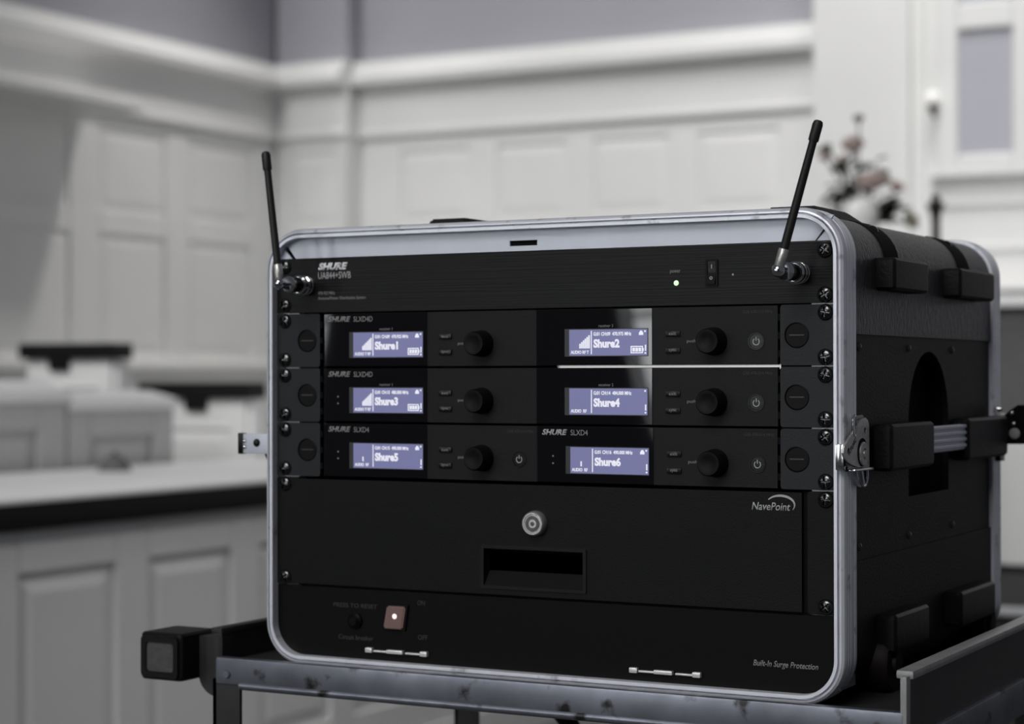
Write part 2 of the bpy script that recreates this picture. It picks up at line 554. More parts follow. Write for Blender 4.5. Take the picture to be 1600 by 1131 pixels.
# counter running along the left
CX = -2.45
fc = lambda a, z, d: Vector((CX + d, a, z))
cb = thing('choir_counter', (-2.87, 2.8, FLOOR), 'long white panelled counter with pale top and thick black edge', 'counter')
box('body', (-3.26, 0.8, FLOOR), (CX - 0.022, 4.9, -0.45), WP, cb)
box('edge_band', (-3.28, 0.78, -0.45), (CX + 0.03, 4.92, -0.386), M['dark_wood'], cb, 0.006)
box('worktop', (-3.29, 0.77, -0.386), (CX + 0.035, 4.93, -0.376), M['counter_white'], cb, 0.003)
cpan = [(1.18 + 0.47 * i, 1.18 + 0.47 * i + 0.345) for i in range(8)]
e = [0.8] + [q for c in cpan for q in c] + [4.9]
for i in range(0, len(e), 2):
    board('stile', fc, e[i], e[i + 1], FLOOR + 0.12, -0.45, -0.022, 0.0, cb)
board('plinth', fc, 0.8, 4.9, FLOOR, FLOOR + 0.12, -0.022, 0.01, cb)
for c in cpan:
    board('rail', fc, c[0], c[1], -0.552, -0.45, -0.022, 0.0, cb)
    board('rail', fc, c[0], c[1], FLOOR + 0.12, FLOOR + 0.22, -0.022, 0.0, cb)
    raised('panel', fc, c[0], c[1], FLOOR + 0.22, -0.552, cb, field=0.035, d_field=-0.004)

# stall fronts behind the counter
FX = -3.32
for i, (y0, y1, zt, lab) in enumerate(((2.35, 3.285, -0.145, 'taller grey panelled stall front at the far left behind counter'),
                                       (3.295, 3.80, -0.172, 'lower grey panelled stall front next to the black-capped stall end'))):
    t = thing('choir_stall', (FX - 0.28, (y0 + y1) / 2, FLOOR), lab, 'stall')
    ff = lambda a, z, d: Vector((FX + d, a, z))
    box('body', (FX - 0.5, y0, FLOOR), (FX - 0.022, y1, zt - 0.03), M['stall_grey'], t)
    rise = 0.036 if i == 0 else 0.026
    bm = bmesh.new()
    bm_plate(bm, [(FX - 0.52, zt - 0.03), (FX + 0.012, zt - 0.03), (FX + 0.012, zt + 0.002), (FX - 0.10, zt + rise), (FX - 0.52, zt + rise)], y0 - 0.002, y1 + 0.002, 'y')
    place('cap', new_mesh(bm, 'cap'), M['counter_white'], t)
    spans = [(y0 + 0.10, y1 - 0.10)] if y1 - y0 < 0.6 else [(2.45, 2.78), (2.90, 3.16)]
    ed = [y0] + [q for c in spans for q in c] + [y1]
    for k in range(0, len(ed), 2):
        board('stile', ff, ed[k], ed[k + 1], -1.0, zt - 0.03, -0.022, 0, t, M['stall_grey'])
    for c in spans:
        board('rail', ff, c[0], c[1], zt - 0.115, zt - 0.03, -0.022, 0, t, M['stall_grey'])
        raised('panel', ff, c[0], c[1], -1.0, zt - 0.115, t, field=0.03, material=M['stall_grey'])

# stall ends with black caps
for x0, x1, zc, px, lab in ((-4.34, -3.90, 0.0197, -4.16, 'white stall end with black cap, the farther one by the left wall'),
                            (-3.79, -3.315, -0.120, -3.545, 'white stall end with black cap, the nearer one beside the rack case')):
    t = thing('stall_end', ((x0 + x1) / 2, 4.3, FLOOR), lab, 'stall')
    box('end_panel', (x0 + 0.02, 4.22, FLOOR), (x1 - 0.03, 4.26, zc - 0.055), WP, t, 0.005)
    box('side_board', (x1 - 0.03, 4.24, FLOOR), (x1 - 0.012, 4.30, zc - 0.06), M['counter_white'], t, 0.003)
    box('cap', (x0, 4.19, zc - 0.058), (x1, 4.31, zc), M['dark_wood'], t, 0.012, 3)
    box('bracket', (px - 0.045, 4.20, zc - 0.10), (px + 0.045, 4.222, zc - 0.05), M['dark_wood'], t, 0.008)
    fe = lambda a, z, d: Vector((a, 4.22 - d, z))
    board('moulding', fe, x0 + 0.08, x1 - 0.09, zc - 0.165, zc - 0.15, -0.002, 0.012, t)
    raised('panel', fe, x0 + 0.08, x1 - 0.09, FLOOR + 0.3, zc - 0.165, t, d_edge=0.002, d_field=0.010, field=0.02)

bl = thing('desk_bell', (-3.10, 3.24, -0.376), 'small dark domed object on the counter before the stall front', 'ornament')
lathe('dome', [(0.045, 0.004), (0.043, 0.018), (0.034, 0.034), (0.018, 0.045), (0.006, 0.049), (0, 0.049)], (-3.10, 3.24, -0.376), (0, 0, 1), M['grey_cloth'], bl, 20)
lathe('base', [(0, 0), (0.050, 0), (0.050, 0.006), (0, 0.006)], (-3.10, 3.24, -0.376), (0, 0, 1), M['grey_cloth'], bl, 20)
lathe('button', [(0.006, 0.047), (0.008, 0.054), (0.004, 0.060), (0, 0.061)], (-3.10, 3.24, -0.376), (0, 0, 1), M['grey_cloth'], bl, 12)

# altar table and white box to the right
al = thing('altar_table', (-1.0, 6.28, -0.69), 'altar table with white top and dark grey cloth frontal', 'table')
box('table_top', (-1.62, 6.04, 0.155), (0.6, 6.50, 0.195), M['counter_white'], al, 0.006)
bm = bmesh.new()
n = 60
for s in range(n):
    xa, xb = -1.58 + 2.14 * s / n, -1.58 + 2.14 * (s + 1) / n
    ya, yb = 6.08 + 0.008 * math.sin(s * 0.9), 6.08 + 0.008 * math.sin((s + 1) * 0.9)
    f = [bm.verts.new(p) for p in ((xa, ya, -0.62), (xb, yb, -0.62), (xb, 6.08, 0.155), (xa, 6.08, 0.155))]
    bm.faces.new(f)
bmesh.ops.remove_doubles(bm, verts=bm.verts, dist=1e-5)
bmesh.ops.solidify(bm, geom=list(bm.faces), thickness=0.006)
place('frontal_cloth', new_mesh(bm, 'frontal', True), M['grey_cloth'], al)
for x in (-1.52, 0.5):
    for y in (6.14, 6.42):
        box('leg', (x - 0.03, y - 0.03, -0.69), (x + 0.03, y + 0.03, 0.155), M['dark_wood'], al, 0.004)
pb = thing('kneeler_box', (-0.75, 4.8, -0.69), 'plain white box unit low behind the right end of the rack case', 'cabinet')
box('body', (-1.12, 4.64, -0.67), (-0.3, 5.0, -0.26), WP, pb, 0.005)
box('top_board', (-1.14, 4.62, -0.26), (-0.28, 5.02, -0.235), WP, pb, 0.005)
box('plinth', (-1.10, 4.66, -0.69), (-0.32, 4.98, -0.67), M['dark_wood'], pb)

# flower arrangement on a pedestal
VX, VY = -1.066, 3.936
pd = thing('flower_pedestal', (VX, VY, -0.69), 'white pedestal carrying the flower vase', 'pedestal')
box('base', (VX - 0.10, VY - 0.10, -0.69), (VX + 0.10, VY + 0.10, -0.63), WP, pd, 0.01)
box('shaft', (VX - 0.09, VY - 0.09, -0.63), (VX + 0.09, VY + 0.09, 0.18), WP, pd, 0.006)
box('top', (VX - 0.10, VY - 0.10, 0.18), (VX + 0.10, VY + 0.10, 0.21), WP, pd, 0.008)
tag(lathe('flower_vase', [(0, 0), (0.036, 0), (0.038, 0.01), (0.030, 0.03), (0.044, 0.07), (0.058, 0.11), (0.060, 0.140), (0.050, 0.166), (0.040, 0.176), (0.036, 0.174), (0.045, 0.16), (0.05, 0.12), (0, 0.06)],
          (VX, VY, 0.211), (0, 0, 1), M['vase'], None, 32), 'white ceramic vase holding roses behind the rack case', 'vase')


def bloom(r, petals=11):
    bm = bmesh.new()
    for layer, (cnt, op, sz) in enumerate(((4, 0.25, 0.75), (6, 0.65, 0.95), (7, 1.1, 1.0))):
        for k in range(cnt):
            a = 2 * PI * k / cnt + layer * 0.5
            grid = []
            for i in range(4):
                u = i / 3
                rowv = []
                for j in range(4):
                    v = (j / 3 - 0.5) * 2
                    wdt = math.sin(u * PI * 0.72 + 0.25) * 0.62 * sz
                    rad = 0.12 + math.sin(u * 1.9) * 0.80 * math.sin(op) * 0.95
                    h = u * 1.25 * math.cos(op * 0.55) - 0.10 * u * u * layer
                    ca, sa = math.cos(a + v * wdt), math.sin(a + v * wdt)
                    rad *= 1 + 0.08 * (1 - v * v)
                    rowv.append(bm.verts.new((ca * rad * r, sa * rad * r, h * r)))
                grid.append(rowv)
            for i in range(3):
                for j in range(3):
                    bm.faces.new((grid[i][j], grid[i][j + 1], grid[i + 1][j + 1], grid[i + 1][j]))
    bmesh.ops.solidify(bm, geom=list(bm.faces), thickness=0.04 * r)
    return new_mesh(bm, 'bloom', True)


def leaf_mesh(l, w):
    bm = bmesh.new()
    st = []
    for i in range(7):
        u = i / 6
        ww = w * math.sin(PI * min(1, u * 0.93 + 0.05)) ** 0.8
        z = -0.35 * l * u * u
        st.append([bm.verts.new((u * l, s * ww * 0.5, z + abs(s) * ww * 0.18)) for s in (-1, 0, 1)])
    for p, q in zip(st, st[1:]):
        for j in range(2):
            bm.faces.new((p[j], p[j + 1], q[j + 1], q[j]))
    bmesh.ops.solidify(bm, geom=list(bm.faces), thickness=0.0012)
    return new_mesh(bm, 'leaf', True)


LEAF = leaf_mesh(0.062, 0.036)
LEAF2 = leaf_mesh(0.045, 0.024)


def flower(pos, r, material, label, name='rose', leaves=3, group='stems in the flower vase'):
    t = thing(name, (VX, VY, 0.33), label, 'flower', group)
    p = Vector(pos)
    base = Vector((VX + (p.x - VX) * 0.12, VY + (p.y - VY) * 0.12, 0.33))
    mid = base.lerp(p, 0.55) + Vector((0, 0, 0.02))
    pts = [base, base.lerp(mid, 0.6), mid, p]
    tube('stem', pts, 0.0028, M['leaf'], t, 6)
    d = (p - mid).normalized()
    rot = Vector((0, -0.45, 0.9)).lerp(d, 0.5).to_track_quat('Z', 'Y').to_matrix().to_4x4()
    me = bloom(r)
    me.materials.append(material)
    place('bloom', me, None, t, Matrix.Translation(p) @ rot)
    for k in range(leaves):
        q = base.lerp(p, 0.35 + 0.2 * k)
        m = Matrix.Translation(q) @ Matrix.Rotation(random.uniform(0, 2 * PI), 4, 'Z') @ Matrix.Rotation(random.uniform(-0.7, 0.1), 4, 'Y')
        me2 = LEAF2
        place('leaf', me2, M['leaf'], t, m)


def px(u, v, t=5.5):
    a, b = (u - 800) / 3116.66, -(v - 565.5) / 3116.66
    return tuple(c + t * (f + a * r + b * w) for c, f, r, w in zip((0.7113, -1.3533, -0.0945), _f, _r, _u))


def spray(pos, n, spread, me, material, label, group='stems in the flower vase'):
    t = thing('foliage_sprig', (VX, VY, 0.33), label, 'foliage', group)
    p = Vector(pos)
    base = Vector((VX + (p.x - VX) * 0.1, VY + (p.y - VY) * 0.1, 0.335))
    tube('stem', [base, base.lerp(p, 0.5) + Vector((0, 0, 0.015)), p], 0.0025, M['leaf'], t, 6)
    me = me.copy()
    me.materials.clear()
    for k in range(n):
        q = p + Vector((random.uniform(-1, 1) * spread, random.uniform(-1, 1) * spread, random.uniform(-0.6, 0.6) * spread))
        m = Matrix.Translation(q) @ Matrix.Rotation(random.uniform(0, 2 * PI), 4, 'Z') @ Matrix.Rotation(random.uniform(-0.9, 0.5), 4, 'Y') @ Matrix.Rotation(random.uniform(-0.8, 0.8), 4, 'X')
        place('leaf', me, material, t, m)


flower(px(1334, 240), 0.040, M['rose'], 'pink rose standing high on the left of the vase')
flower(px(1352, 302), 0.046, M['rose'], 'large dusky pink rose just above the vase')
flower(px(1371, 292), 0.038, M['rose'], 'dusky pink rose right of the largest rose', leaves=1)
flower(px(1396, 300), 0.028, M['rose'], 'small pink rose leaning out to the right', leaves=1)
flower(px(1292, 252), 0.022, M['rose'], 'small rose bud leaning out to the far left', leaves=2)
flower(px(1318, 254), 0.018, M['rose'], 'rose bud below the highest pink rose', leaves=2)
flower(px(1342, 192), 0.020, M['pale_bloom'], 'pale faint bloom at the very top of the bouquet', 'pale_flower', leaves=0)
flower(px(1413, 350), 0.034, M['cream_bloom'], 'cream bloom drooping low on the right of the vase', 'cream_flower', leaves=1)
spray(px(1321, 304), 10, 0.026, LEAF, M['leaf'], 'dark green leaves left of the vase top')
spray(px(1386, 320), 9, 0.028, LEAF, M['leaf'], 'dark leaves right of the vase rim')
spray(px(1308, 340), 6, 0.022, LEAF, M['leaf'], 'dark leaves hanging low left of the vase')
spray(px(1322, 258), 6, 0.018, LEAF2, M['leaf'], 'dark leaves under the highest pink rose')
spray(px(1366, 258), 7, 0.026, LEAF2, M['sage'], 'pale sage leaves above the large pink rose')
spray(px(1296, 232), 4, 0.014, LEAF2, M['sage'], 'pale sage leaves at the top left of the bouquet')
spray(px(1388, 345), 6, 0.022, LEAF, M['leaf'], 'dark leaves hanging low right of the vase')

# candle stand
KX, KY = -0.876, 4.038
kd = thing('candle_stand', (KX, KY, -0.69), 'tall dark metal candle stand to the right of the flowers', 'candlestick')
lathe('base', [(0, 0), (0.075, 0), (0.075, 0.012), (0.045, 0.03), (0.02, 0.06), (0.012, 0.10), (0, 0.10)], (KX, KY, -0.69), (0, 0, 1), M['bronze'], kd, 24)
lathe('shaft', [(0.012, 0.09), (0.012, 0.45), (0.02, 0.47), (0.012, 0.49), (0.0125, 1.02), (0.016, 1.04), (0, 1.04)], (KX, KY, -0.69), (0, 0, 1), M['bronze'], kd, 16)
lathe('drip_pan', [(0.008, 1.035), (0.022, 1.05), (0.027, 1.062), (0.020, 1.066), (0, 1.06)], (KX, KY, -0.69), (0, 0, 1), M['bronze'], kd, 20)
lathe('candle_cup', [(0.011, 1.055), (0.013, 1.075), (0.010, 1.09), (0, 1.09)], (KX, KY, -0.69), (0, 0, 1), M['bronze'], kd, 16)

# ------------------------------------------------------------------ utility cart
TZ = -0.3315
cart = thing('utility_cart', (0.005, 0.22, FLOOR), 'worn steel utility cart under the rack case', 'cart')
box('tray', (-0.286, -0.014, TZ - 0.003), (0.296, 0.47, TZ), M['cart_dark'], cart)
bm = bmesh.new()
bm_box(bm, (-0.286, -0.024, -0.3485), (0.296, -0.014, -0.3268), 0.0025, 2)
place('front_bar', new_mesh(bm, 'bar', True), M['cart_steel'], cart)
tube('rolled_edge', [(-0.262, -0.0215, -0.3490), (0.296, -0.0215, -0.3490)], 0.0036, M['cart_steel'], cart, 12)
tube('bolt', [(-0.274, -0.0240, -0.340), (-0.274, -0.0262, -0.340)], [0.0038, 0.003], M['cart_steel'], cart, 12)
# right side: bright rolled lip, dark web and steel bar below
box('side_lip', (0.2885, -0.016, -0.3050), (0.3010, 0.47, -0.2990), M['cart_grey'], cart, 0.0022, 2)
box('side_web', (0.2935, -0.013, -0.3460), (0.2965, 0.47, -0.3040), M['cart_dark'], cart)
box('side_bar', (0.2930, 0.012, -0.3750), (0.3000, 0.30, -0.3460), M['cart_steel'], cart, 0.002)
box('lip_post', (0.2935, -0.0235, -0.3650), (0.2985, -0.0135, -0.3020), M['cart_grey'], cart, 0.003, 2)
# left side
box('side_lip', (-0.301, -0.010, -0.3100), (-0.2880, 0.47, -0.3050), M['cart_dark'], cart, 0.0015)
box('side_web', (-0.2915, -0.012, -0.3460), (-0.2885, 0.47, -0.3050), M['cart_dark'], cart)
for sx, (x0, x1) in (('l', (-0.290, -0.263)), ('r', (0.271, 0.298))):
    for (y0, y1) in ((-0.022, 0.004), (0.375, 0.40)):
        bm = bmesh.new()
        bm_box(bm, (x0, y0, -1.245), (x1, y0 + 0.0035, -0.345))
        xx = x0 if sx == 'l' else x1 - 0.0035
        bm_box(bm, (xx, y0, -1.245), (xx + 0.0035, y1, -0.345))
        place('leg', new_mesh(bm, 'leg'), M['cart_dark'], cart)
        cx, cy = (x0 + x1) / 2, (y0 + y1) / 2
        lathe('caster', [(0, -0.010), (0.018, -0.010), (0.026, -0.007), (0.0275, 0), (0.026, 0.007), (0.018, 0.010), (0, 0.010)], (cx, cy, FLOOR + 0.0275), (1, 0, 0), M['rubber'], cart, 20)
        box('caster_fork', (cx - 0.014, cy - 0.008, FLOOR + 0.02), (cx + 0.014, cy + 0.008, FLOOR + 0.06), M['cart_grey'], cart, 0.002)
box('lower_shelf', (-0.286, -0.014, -1.004), (0.296, 0.47, -1.0), M['cart_dark'], cart)
# corner bumper with rubber face on a curved bracket
blk = box('corner_bumper', (-0.3545, -0.036, -0.3480), (-0.3115, 0.012, -0.3085), M['rubber'], cart, 0.005, 3)
bm = bmesh.new()
bm_plate(bm, rrect(-0.3520, -0.3140, -0.3455, -0.3110, 0.004, 4), -0.0385, -0.0355, 'y', [rrect(-0.3470, -0.3185, -0.3405, -0.3160, 0.003, 4)])
place('bumper_rim', new_mesh(bm, 'rim'), M['rubber'], blk)
plate('bumper_face', rrect(-0.3472, -0.3183, -0.3407, -0.3158, 0.003, 4), -0.0368, -0.0352, M['bumper_face'], blk)
bm = bmesh.new()
arc = [(-0.3120, -0.3120), (-0.2880, -0.3120), (-0.2885, -0.3700), (-0.2900, -0.3640)]
arc += [(-0.2925 - 0.0195 * math.sin(a * PI / 16), -0.3620 + 0.018 * (1 - math.cos(a * PI / 16))) for a in range(1, 9)]
bm_plate(bm, arc, -0.012, 0.004, 'y')
place('bumper_bracket', new_mesh(bm, 'bracket', True), M['cart_dark'], cart)
# cable hanging under the tray
pts = []
for i in range(40):
    a = i / 39
    pts.append((-0.10 + 0.20 * a + 0.012 * math.sin(a * 17), 0.17 + 0.05 * math.sin(a * 9), -0.341 - 0.16 * math.sin(PI * a) ** 0.7 + 0.012 * math.cos(a * 21) * math.sin(PI * a)))
tag(tube('power_cable', pts, 0.008, M['rubber'], None, 10), 'black cable hanging in a loop under the cart tray', 'cable')

# ------------------------------------------------------------------ the rack case
case = thing('rack_case', (0, 0.2, -0.331), 'black rolling rack case with silver aluminium frame on cart', 'rack case')
OX, OT, OB, OR = 0.2485, 0.0243, -0.3310, 0.034
prof = [(-.0078, .006), (-.0078, -.0066), (-.0075, -.0072), (-.0052, -.0072), (-.0050, -.0020), (-.0039, -.0020), (-.0037, -.0070), (-.0024, -.0066), (-.0008, -.0048), (0, -.0022),
        (0, .0005), (-.0009, .0010), (-.0009, .0019), (0, .0024), (0, .0055), (-.0006, .0060), (-.0006, .0068), (0, .0074), (0, .0140), (-.0006, .0145),
        (-.0006, .0154), (0, .0160), (0, .0200), (-.001, .0215), (-.004, .0215), (-.004, .006)]
RY = 0.4140
for nm, pr in (('front_frame', prof), ('rear_frame', [(o, RY - y) for o, y in prof])):
    bm = bmesh.new()
    bm_ring_sweep(bm, pr, -OX, OX, OB, OT, OR, 12)
    place(nm, new_mesh(bm, nm, True, 18), M['alum'], case)

SX, ST, SB, SR = 0.2460, 0.0215, -0.3285, 0.034
Y0, Y1 = 0.010, 0.404


def shell(name, top):
    z_in = -0.066 if top else -0.2297
    zc = ST - SR if top else SB + SR
    sg = 1 if top else -1
    outer = [(-SX, z_in)]
    for a in range(0, 11):
        t = PI - PI / 2 * a / 10
        outer.append((-SX + SR + SR * math.cos(t), zc + sg * SR * math.sin(t)))
    for a in range(0, 11):
        t = PI / 2 - PI / 2 * a / 10
        outer.append((SX - SR + SR * math.cos(t), zc + sg * SR * math.sin(t)))
    outer.append((SX, z_in))
    cen = Vector((0, (ST + SB) / 2))
    inner = []
    for x, z in reversed(outer):
        inner.append((x * (1 - 0.004 / SX), z - sg * 0.004 if z != z_in else z))
    bm = bmesh.new()
    bm_plate(bm, outer + inner, Y0, Y1, 'y')
    return place(name, new_mesh(bm, name, True), M['shell'] if top else M['side'], case)


shell('upper_shell', True)
shell('lower_shell', False)

arch = [(0.157, -0.190), (0.266, -0.190)] + [(0.2115 + 0.0545 * math.cos(PI * i / 16), -0.1315 + 0.0545 * math.sin(PI * i / 16)) for i in range(17)]
arch_big = [(0.1558, -0.1912), (0.2672, -0.1912)] + [(0.2115 + 0.0557 * math.cos(PI * i / 16), -0.1315 + 0.0557 * math.sin(PI * i / 16)) for i in range(17)]
RIV = bmesh.new()
bm_lathe(RIV, [(0, 0.0020), (0.0012, 0.0019), (0.0024, 0.0013), (0.0031, 0.0004), (0.0033, 0)], (0, 0, 0), (1, 0, 0), 14)
RIV = new_mesh(RIV, 'rivet', True)
RIV.materials.append(M['screw'])
for s in (1, -1):
    sp = plate('side_panel', [(Y0, -0.2297), (Y1, -0.2297), (Y1, -0.066), (Y0, -0.066)], s * 0.2400, s * 0.2445, M['side'], case, 'x', [arch])
    bm = bmesh.new()
    bm_plate(bm, arch_big, s * 0.2270, s * 0.2285, 'x')
    bm_plate(bm, arch_big, s * 0.2285, s * 0.2400, 'x', [arch])
    place('handle_pocket', new_mesh(bm, 'pocket'), M['pit'], case)
    for k in range(4):
        for z in (-0.0751, -0.2199):
            m = Matrix.Translation((s * 0.2445, 0.0376 + 0.1195 * k, z))
            if s < 0:
                m = m @ Matrix.Rotation(PI, 4, 'Z')
            place('rivet', RIV, None, sp, m)
    xs = lambda a, b: (min(s * a, s * b), max(s * a, s * b))
    for (y0, y1) in ((0.073, 0.158), (0.247, 0.352)):
        for (z0, z1, mm) in ((-0.0330, -0.0085, 'rubber'), (-0.3010, -0.2725, 'low_bumper')):
            a, b = xs(0.242, 0.2610)
            box('corner_bumper', (a, y0, z0), (b, y1, z1), M[mm], case, 0.0055, 3)
    # carry handle
    a, b = xs(0.2510, 0.2580)
    bm = bmesh.new()
    bm_box(bm, (a, 0.150, -0.1570), (b, 0.300, -0.1363), 0.001, 1)
    for k in range(4):
        z = -0.1550 + 0.0052 * k
        a2, b2 = xs(0.2575, 0.2592)
        bm_box(bm, (a2, 0.150, z), (b2, 0.300, z + 0.0030), 0.0006, 1)
    bar = place('carry_handle', new_mesh(bm, 'bar', True), M['alum_strip'], case)
    a, b = xs(0.2450, 0.2615)
    box('handle_grip', (a, 0.0630, -0.1665), (b, 0.1710, -0.1315), M['rubber'], bar, 0.006, 3)
    box('handle_grip', (a, 0.2680, -0.1665), (b, 0.3930, -0.1315), M['rubber'], bar, 0.006, 3)
    # raised bands over the top edge, blackened for the shade of recessed channels
    for (y0, y1) in ((0.094, 0.128), (0.292, 0.326)):
        bm = bmesh.new()
        pts = [(s * (SX - SR + 0.0347 * math.cos(PI / 2 * i / 10 - 0.02)), ST - SR + 0.0347 * math.sin(PI / 2 * i / 10 - 0.02)) for i in range(-1, 10)]
        pts += [(s * (SX - SR + 0.031 * math.cos(PI / 2 * i / 10)), ST - SR + 0.031 * math.sin(PI / 2 * i / 10)) for i in range(9, -2, -1)]
        bm_plate(bm, pts, y0, y1, 'y')
        chn = place('stacking_channel', new_mesh(bm, 'channel', True), M['pit'], case)
        for ang in (0.95,):
            lathe('stud', [(0, 0.0022), (0.0022, 0.0018), (0.0038, 0.0006), (0.0042, 0)], (s * (SX - SR + 0.0345 * math.cos(ang)), (y0 + y1) / 2, ST - SR + 0.0345 * math.sin(ang)), (s * math.cos(ang), 0, math.sin(ang)), M['screw'], chn, 14)
    for y in (0.088, 0.355):
        a = s * 0.224
        bm = bmesh.new()
        bm_lathe(bm, [(0, 0), (0.0200, 0), (0.0215, 0.003), (0.0215, 0.027), (0.019, 0.031), (0.008, 0.031), (0.008, 0.034), (0, 0.034)], (a, y, -0.3098), (s, 0, 0), 28)
        place('wheel', new_mesh(bm, 'wheel', True), M['wheel'], case)
# ridges on the top
for x0, x1 in ((-0.130, -0.085), (0.164, 0.2130)):
    for y0, y1, zf in ((0.045, 0.185, 0.0325), (0.225, 0.370, 0.0245)):
        bm = bmesh.new()
        bm_plate(bm, [(x0, ST - 0.004), (x1, ST - 0.004), (x1 - 0.006, zf - (0.0025 if x0 > 0 else 0)), (x0 + 0.006, zf - (0.0025 if x0 > 0 else 0))], y0, y1, 'y')
        for v in bm.verts:
            if v.co.z > 0.0219:
                v.co.y += 0.006 if v.co.y < (y0 + y1) / 2 else -0.060
        bmesh.ops.bevel(bm, geom=list(bm.edges), offset=0.0015, segments=2, affect='EDGES')
        place('stacking_foot', new_mesh(bm, 'foot', True), M['rubber'], case)

# inside of the front opening: top strip with slot, mitred corner pieces, rack rails
bm = bmesh.new()
bm_plate(bm, [(-0.2225, 0.0004), (0.2250, 0.0004), (0.2390, 0.0185), (-0.2365, 0.0185)], 0.0005, 0.0025, 'y', [[(-0.0229, 0.0043), (0.0011, 0.0043), (0.0011, 0.0085), (-0.0229, 0.0085)]])
place('top_strip', new_mesh(bm, 'strip'), M['alum_strip'], case)
box('slot_back', (-0.026, 0.0028, 0.002), (0.004, 0.004, 0.011), M['pit'], case)
for s in (1, -1):
    x = lambda v: s * v
    plate('mitre_corner', [(x(0.2263), 0.0004), (x(0.2405), 0.0004), (x(0.2400), 0.0040), (x(0.2335), 0.0085)], 0.0006, 0.0026, M['alum_strip'], case)
    a, b = sorted((s * 0.2210, s * 0.2412))
    bm = bmesh.new()
    bm_box(bm, (a, 0.0034, -0.2668), (b, 0.0054, 0.0))
    a2, b2 = sorted((s * 0.2392, s * 0.2412))
    bm_box(bm, (a2, 0.0054, -0.3200), (b2, 0.0380, 0.0))
    place('rack_rail', new_mesh(bm, 'rail'), M['rail'], case)
    a4, b4 = sorted((s * 0.1760, s * 0.2412))
    box('rear_light_block', (a4, 0.3800, -0.3200), (b4, 0.3830, 0.0), M['pit'], case)  # unseen strip added to cut off light through the receiver gap
    # inner liner between frame and rail
    a3, b3 = sorted((s * 0.2414, s * 0.2425))
    box('liner', (a3, 0.0050, -0.2980), (b3, 0.0200, -0.0080), M['pit'], case)

# latches: right side, nickel, plate outline in (y, z)
LX = 0.2490
lat = plate('draw_latch', [(0.0250, -0.1268), (0.0323, -0.1262), (0.0380, -0.1285), (0.0400, -0.1320), (0.0405, -0.1625), (0.0157, -0.1613), (0.0020, -0.1590), (-0.0080, -0.1565), (-0.0135, -0.1540), (-0.0167, -0.1500),
                           (-0.0139, -0.1452), (0.0029, -0.1370), (0.0140, -0.1310), (0.0195, -0.1283)], LX + 0.0008, LX + 0.0024, M['nickel'], case, 'x',
            [circ(0.0310, -0.1355, 0.0024, 12), circ(-0.0055, -0.1492, 0.0026, 12)])
plate('latch_base', [(-0.004, -0.1635), (0.0410, -0.1640), (0.0412, -0.1300), (0.0300, -0.1240), (0.0180, -0.1245), (0.010, -0.134)], LX - 0.0003, LX + 0.0007, M['screw'], lat, 'x')
lathe('latch_cam', [(0.0086, 0), (0.0086, 0.0012), (0.0080, 0.0018), (0.0040, 0.0018), (0.0038, 0.0010), (0.0030, 0.0010), (0.0026, 0.0022), (0, 0.0024)], (LX + 0.0024, 0.0250, -0.1520), (1, 0, 0), M['nickel'], lat, 32)
plate('cam_groove', circ(0.0243, -0.1510, 0.0102, 32), LX + 0.0022, LX + 0.0028, M['pit'], lat, 'x')
box('latch_foot', (LX, -0.002, -0.1640), (LX + 0.0060, 0.0405, -0.1620), M['chrome'], lat, 0.0007)
box('latch_hook', (0.2440, -0.0125, -0.1625), (0.2500, -0.0072, -0.1440), M['chrome'], lat, 0.0012)
box('hook_arm', (0.2486, -0.0120, -0.1600), (0.2500, 0.0020, -0.1470), M['screw'], lat, 0.0005)
bm = bmesh.new()
ring = [(LX + 0.002 + 0.0012 * math.sin(a), 0.0225 + 0.0125 * math.cos(a), -0.1640 - 0.0115 * math.sin(a)) for a in [PI * i / 14 for i in range(15)]]
bm_tube(bm, ring, 0.0016, 8)
bm_tube(bm, [(LX + 0.002, 0.0205, -0.1630), (LX + 0.003, 0.0225, -0.1740)], 0.0022, 8)
place('thumb_ring', new_mesh(bm, 'ring', True), M['chrome'], lat)
bm = bmesh.new()
bm_tube(bm, [(LX + 0.002, 0.0085 + 0.0035 * math.cos(a), -0.1315 + 0.0072 * math.sin(a)) for a in [2 * PI * i / 16 for i in range(17)]], 0.0011, 8)
place('spring_clip', new_mesh(bm, 'clip', True), M['chrome'], lat)
tx = text('ATLHC', 0, 0.0185, 0, 0.0034, 0, M['pit'], lat, name='engraving')
WM[tx.name] = Matrix.Translation((LX + 0.0025, 0.0035, -0.1475)) @ Matrix.Rotation(PI / 2, 4, 'Z') @ Matrix.Rotation(math.radians(-33), 4, 'Y')
tx.matrix_basis = WM[tx.name]
# left side latch seen edge-on
ll = box('draw_latch', (-0.2790, 0.0000, -0.1600), (-0.2478, 0.0030, -0.1435), M['alum_strip'], case, 0.0010)
lathe('latch_pin', [(0, 0.0012), (0.0026, 0.0010), (0.0034, 0), (0.0034, -0.001), (0, -0.001)], (-0.2615, -0.0003, -0.1510), (0, -1, 0), M['gloss_black'], ll, 16)
box('latch_tab', (-0.2800, -0.0010, -0.1605), (-0.2752, 0.0050, -0.1430), M['gloss_black'], ll, 0.0008)
for z in (-0.1495, -0.1545):
    lathe('stud', [(0, 0.002), (0.0014, 0.0015), (0.002, 0)], (-0.2735, 0.0, z), (0, -1, 0), M['chrome'], ll, 10)
tube('latch_spring', [(-0.250, 0.001, -0.1600), (-0.2500, 0.001, -0.1660)], [0.0036, 0.0012], M['gloss_black'], ll, 10)
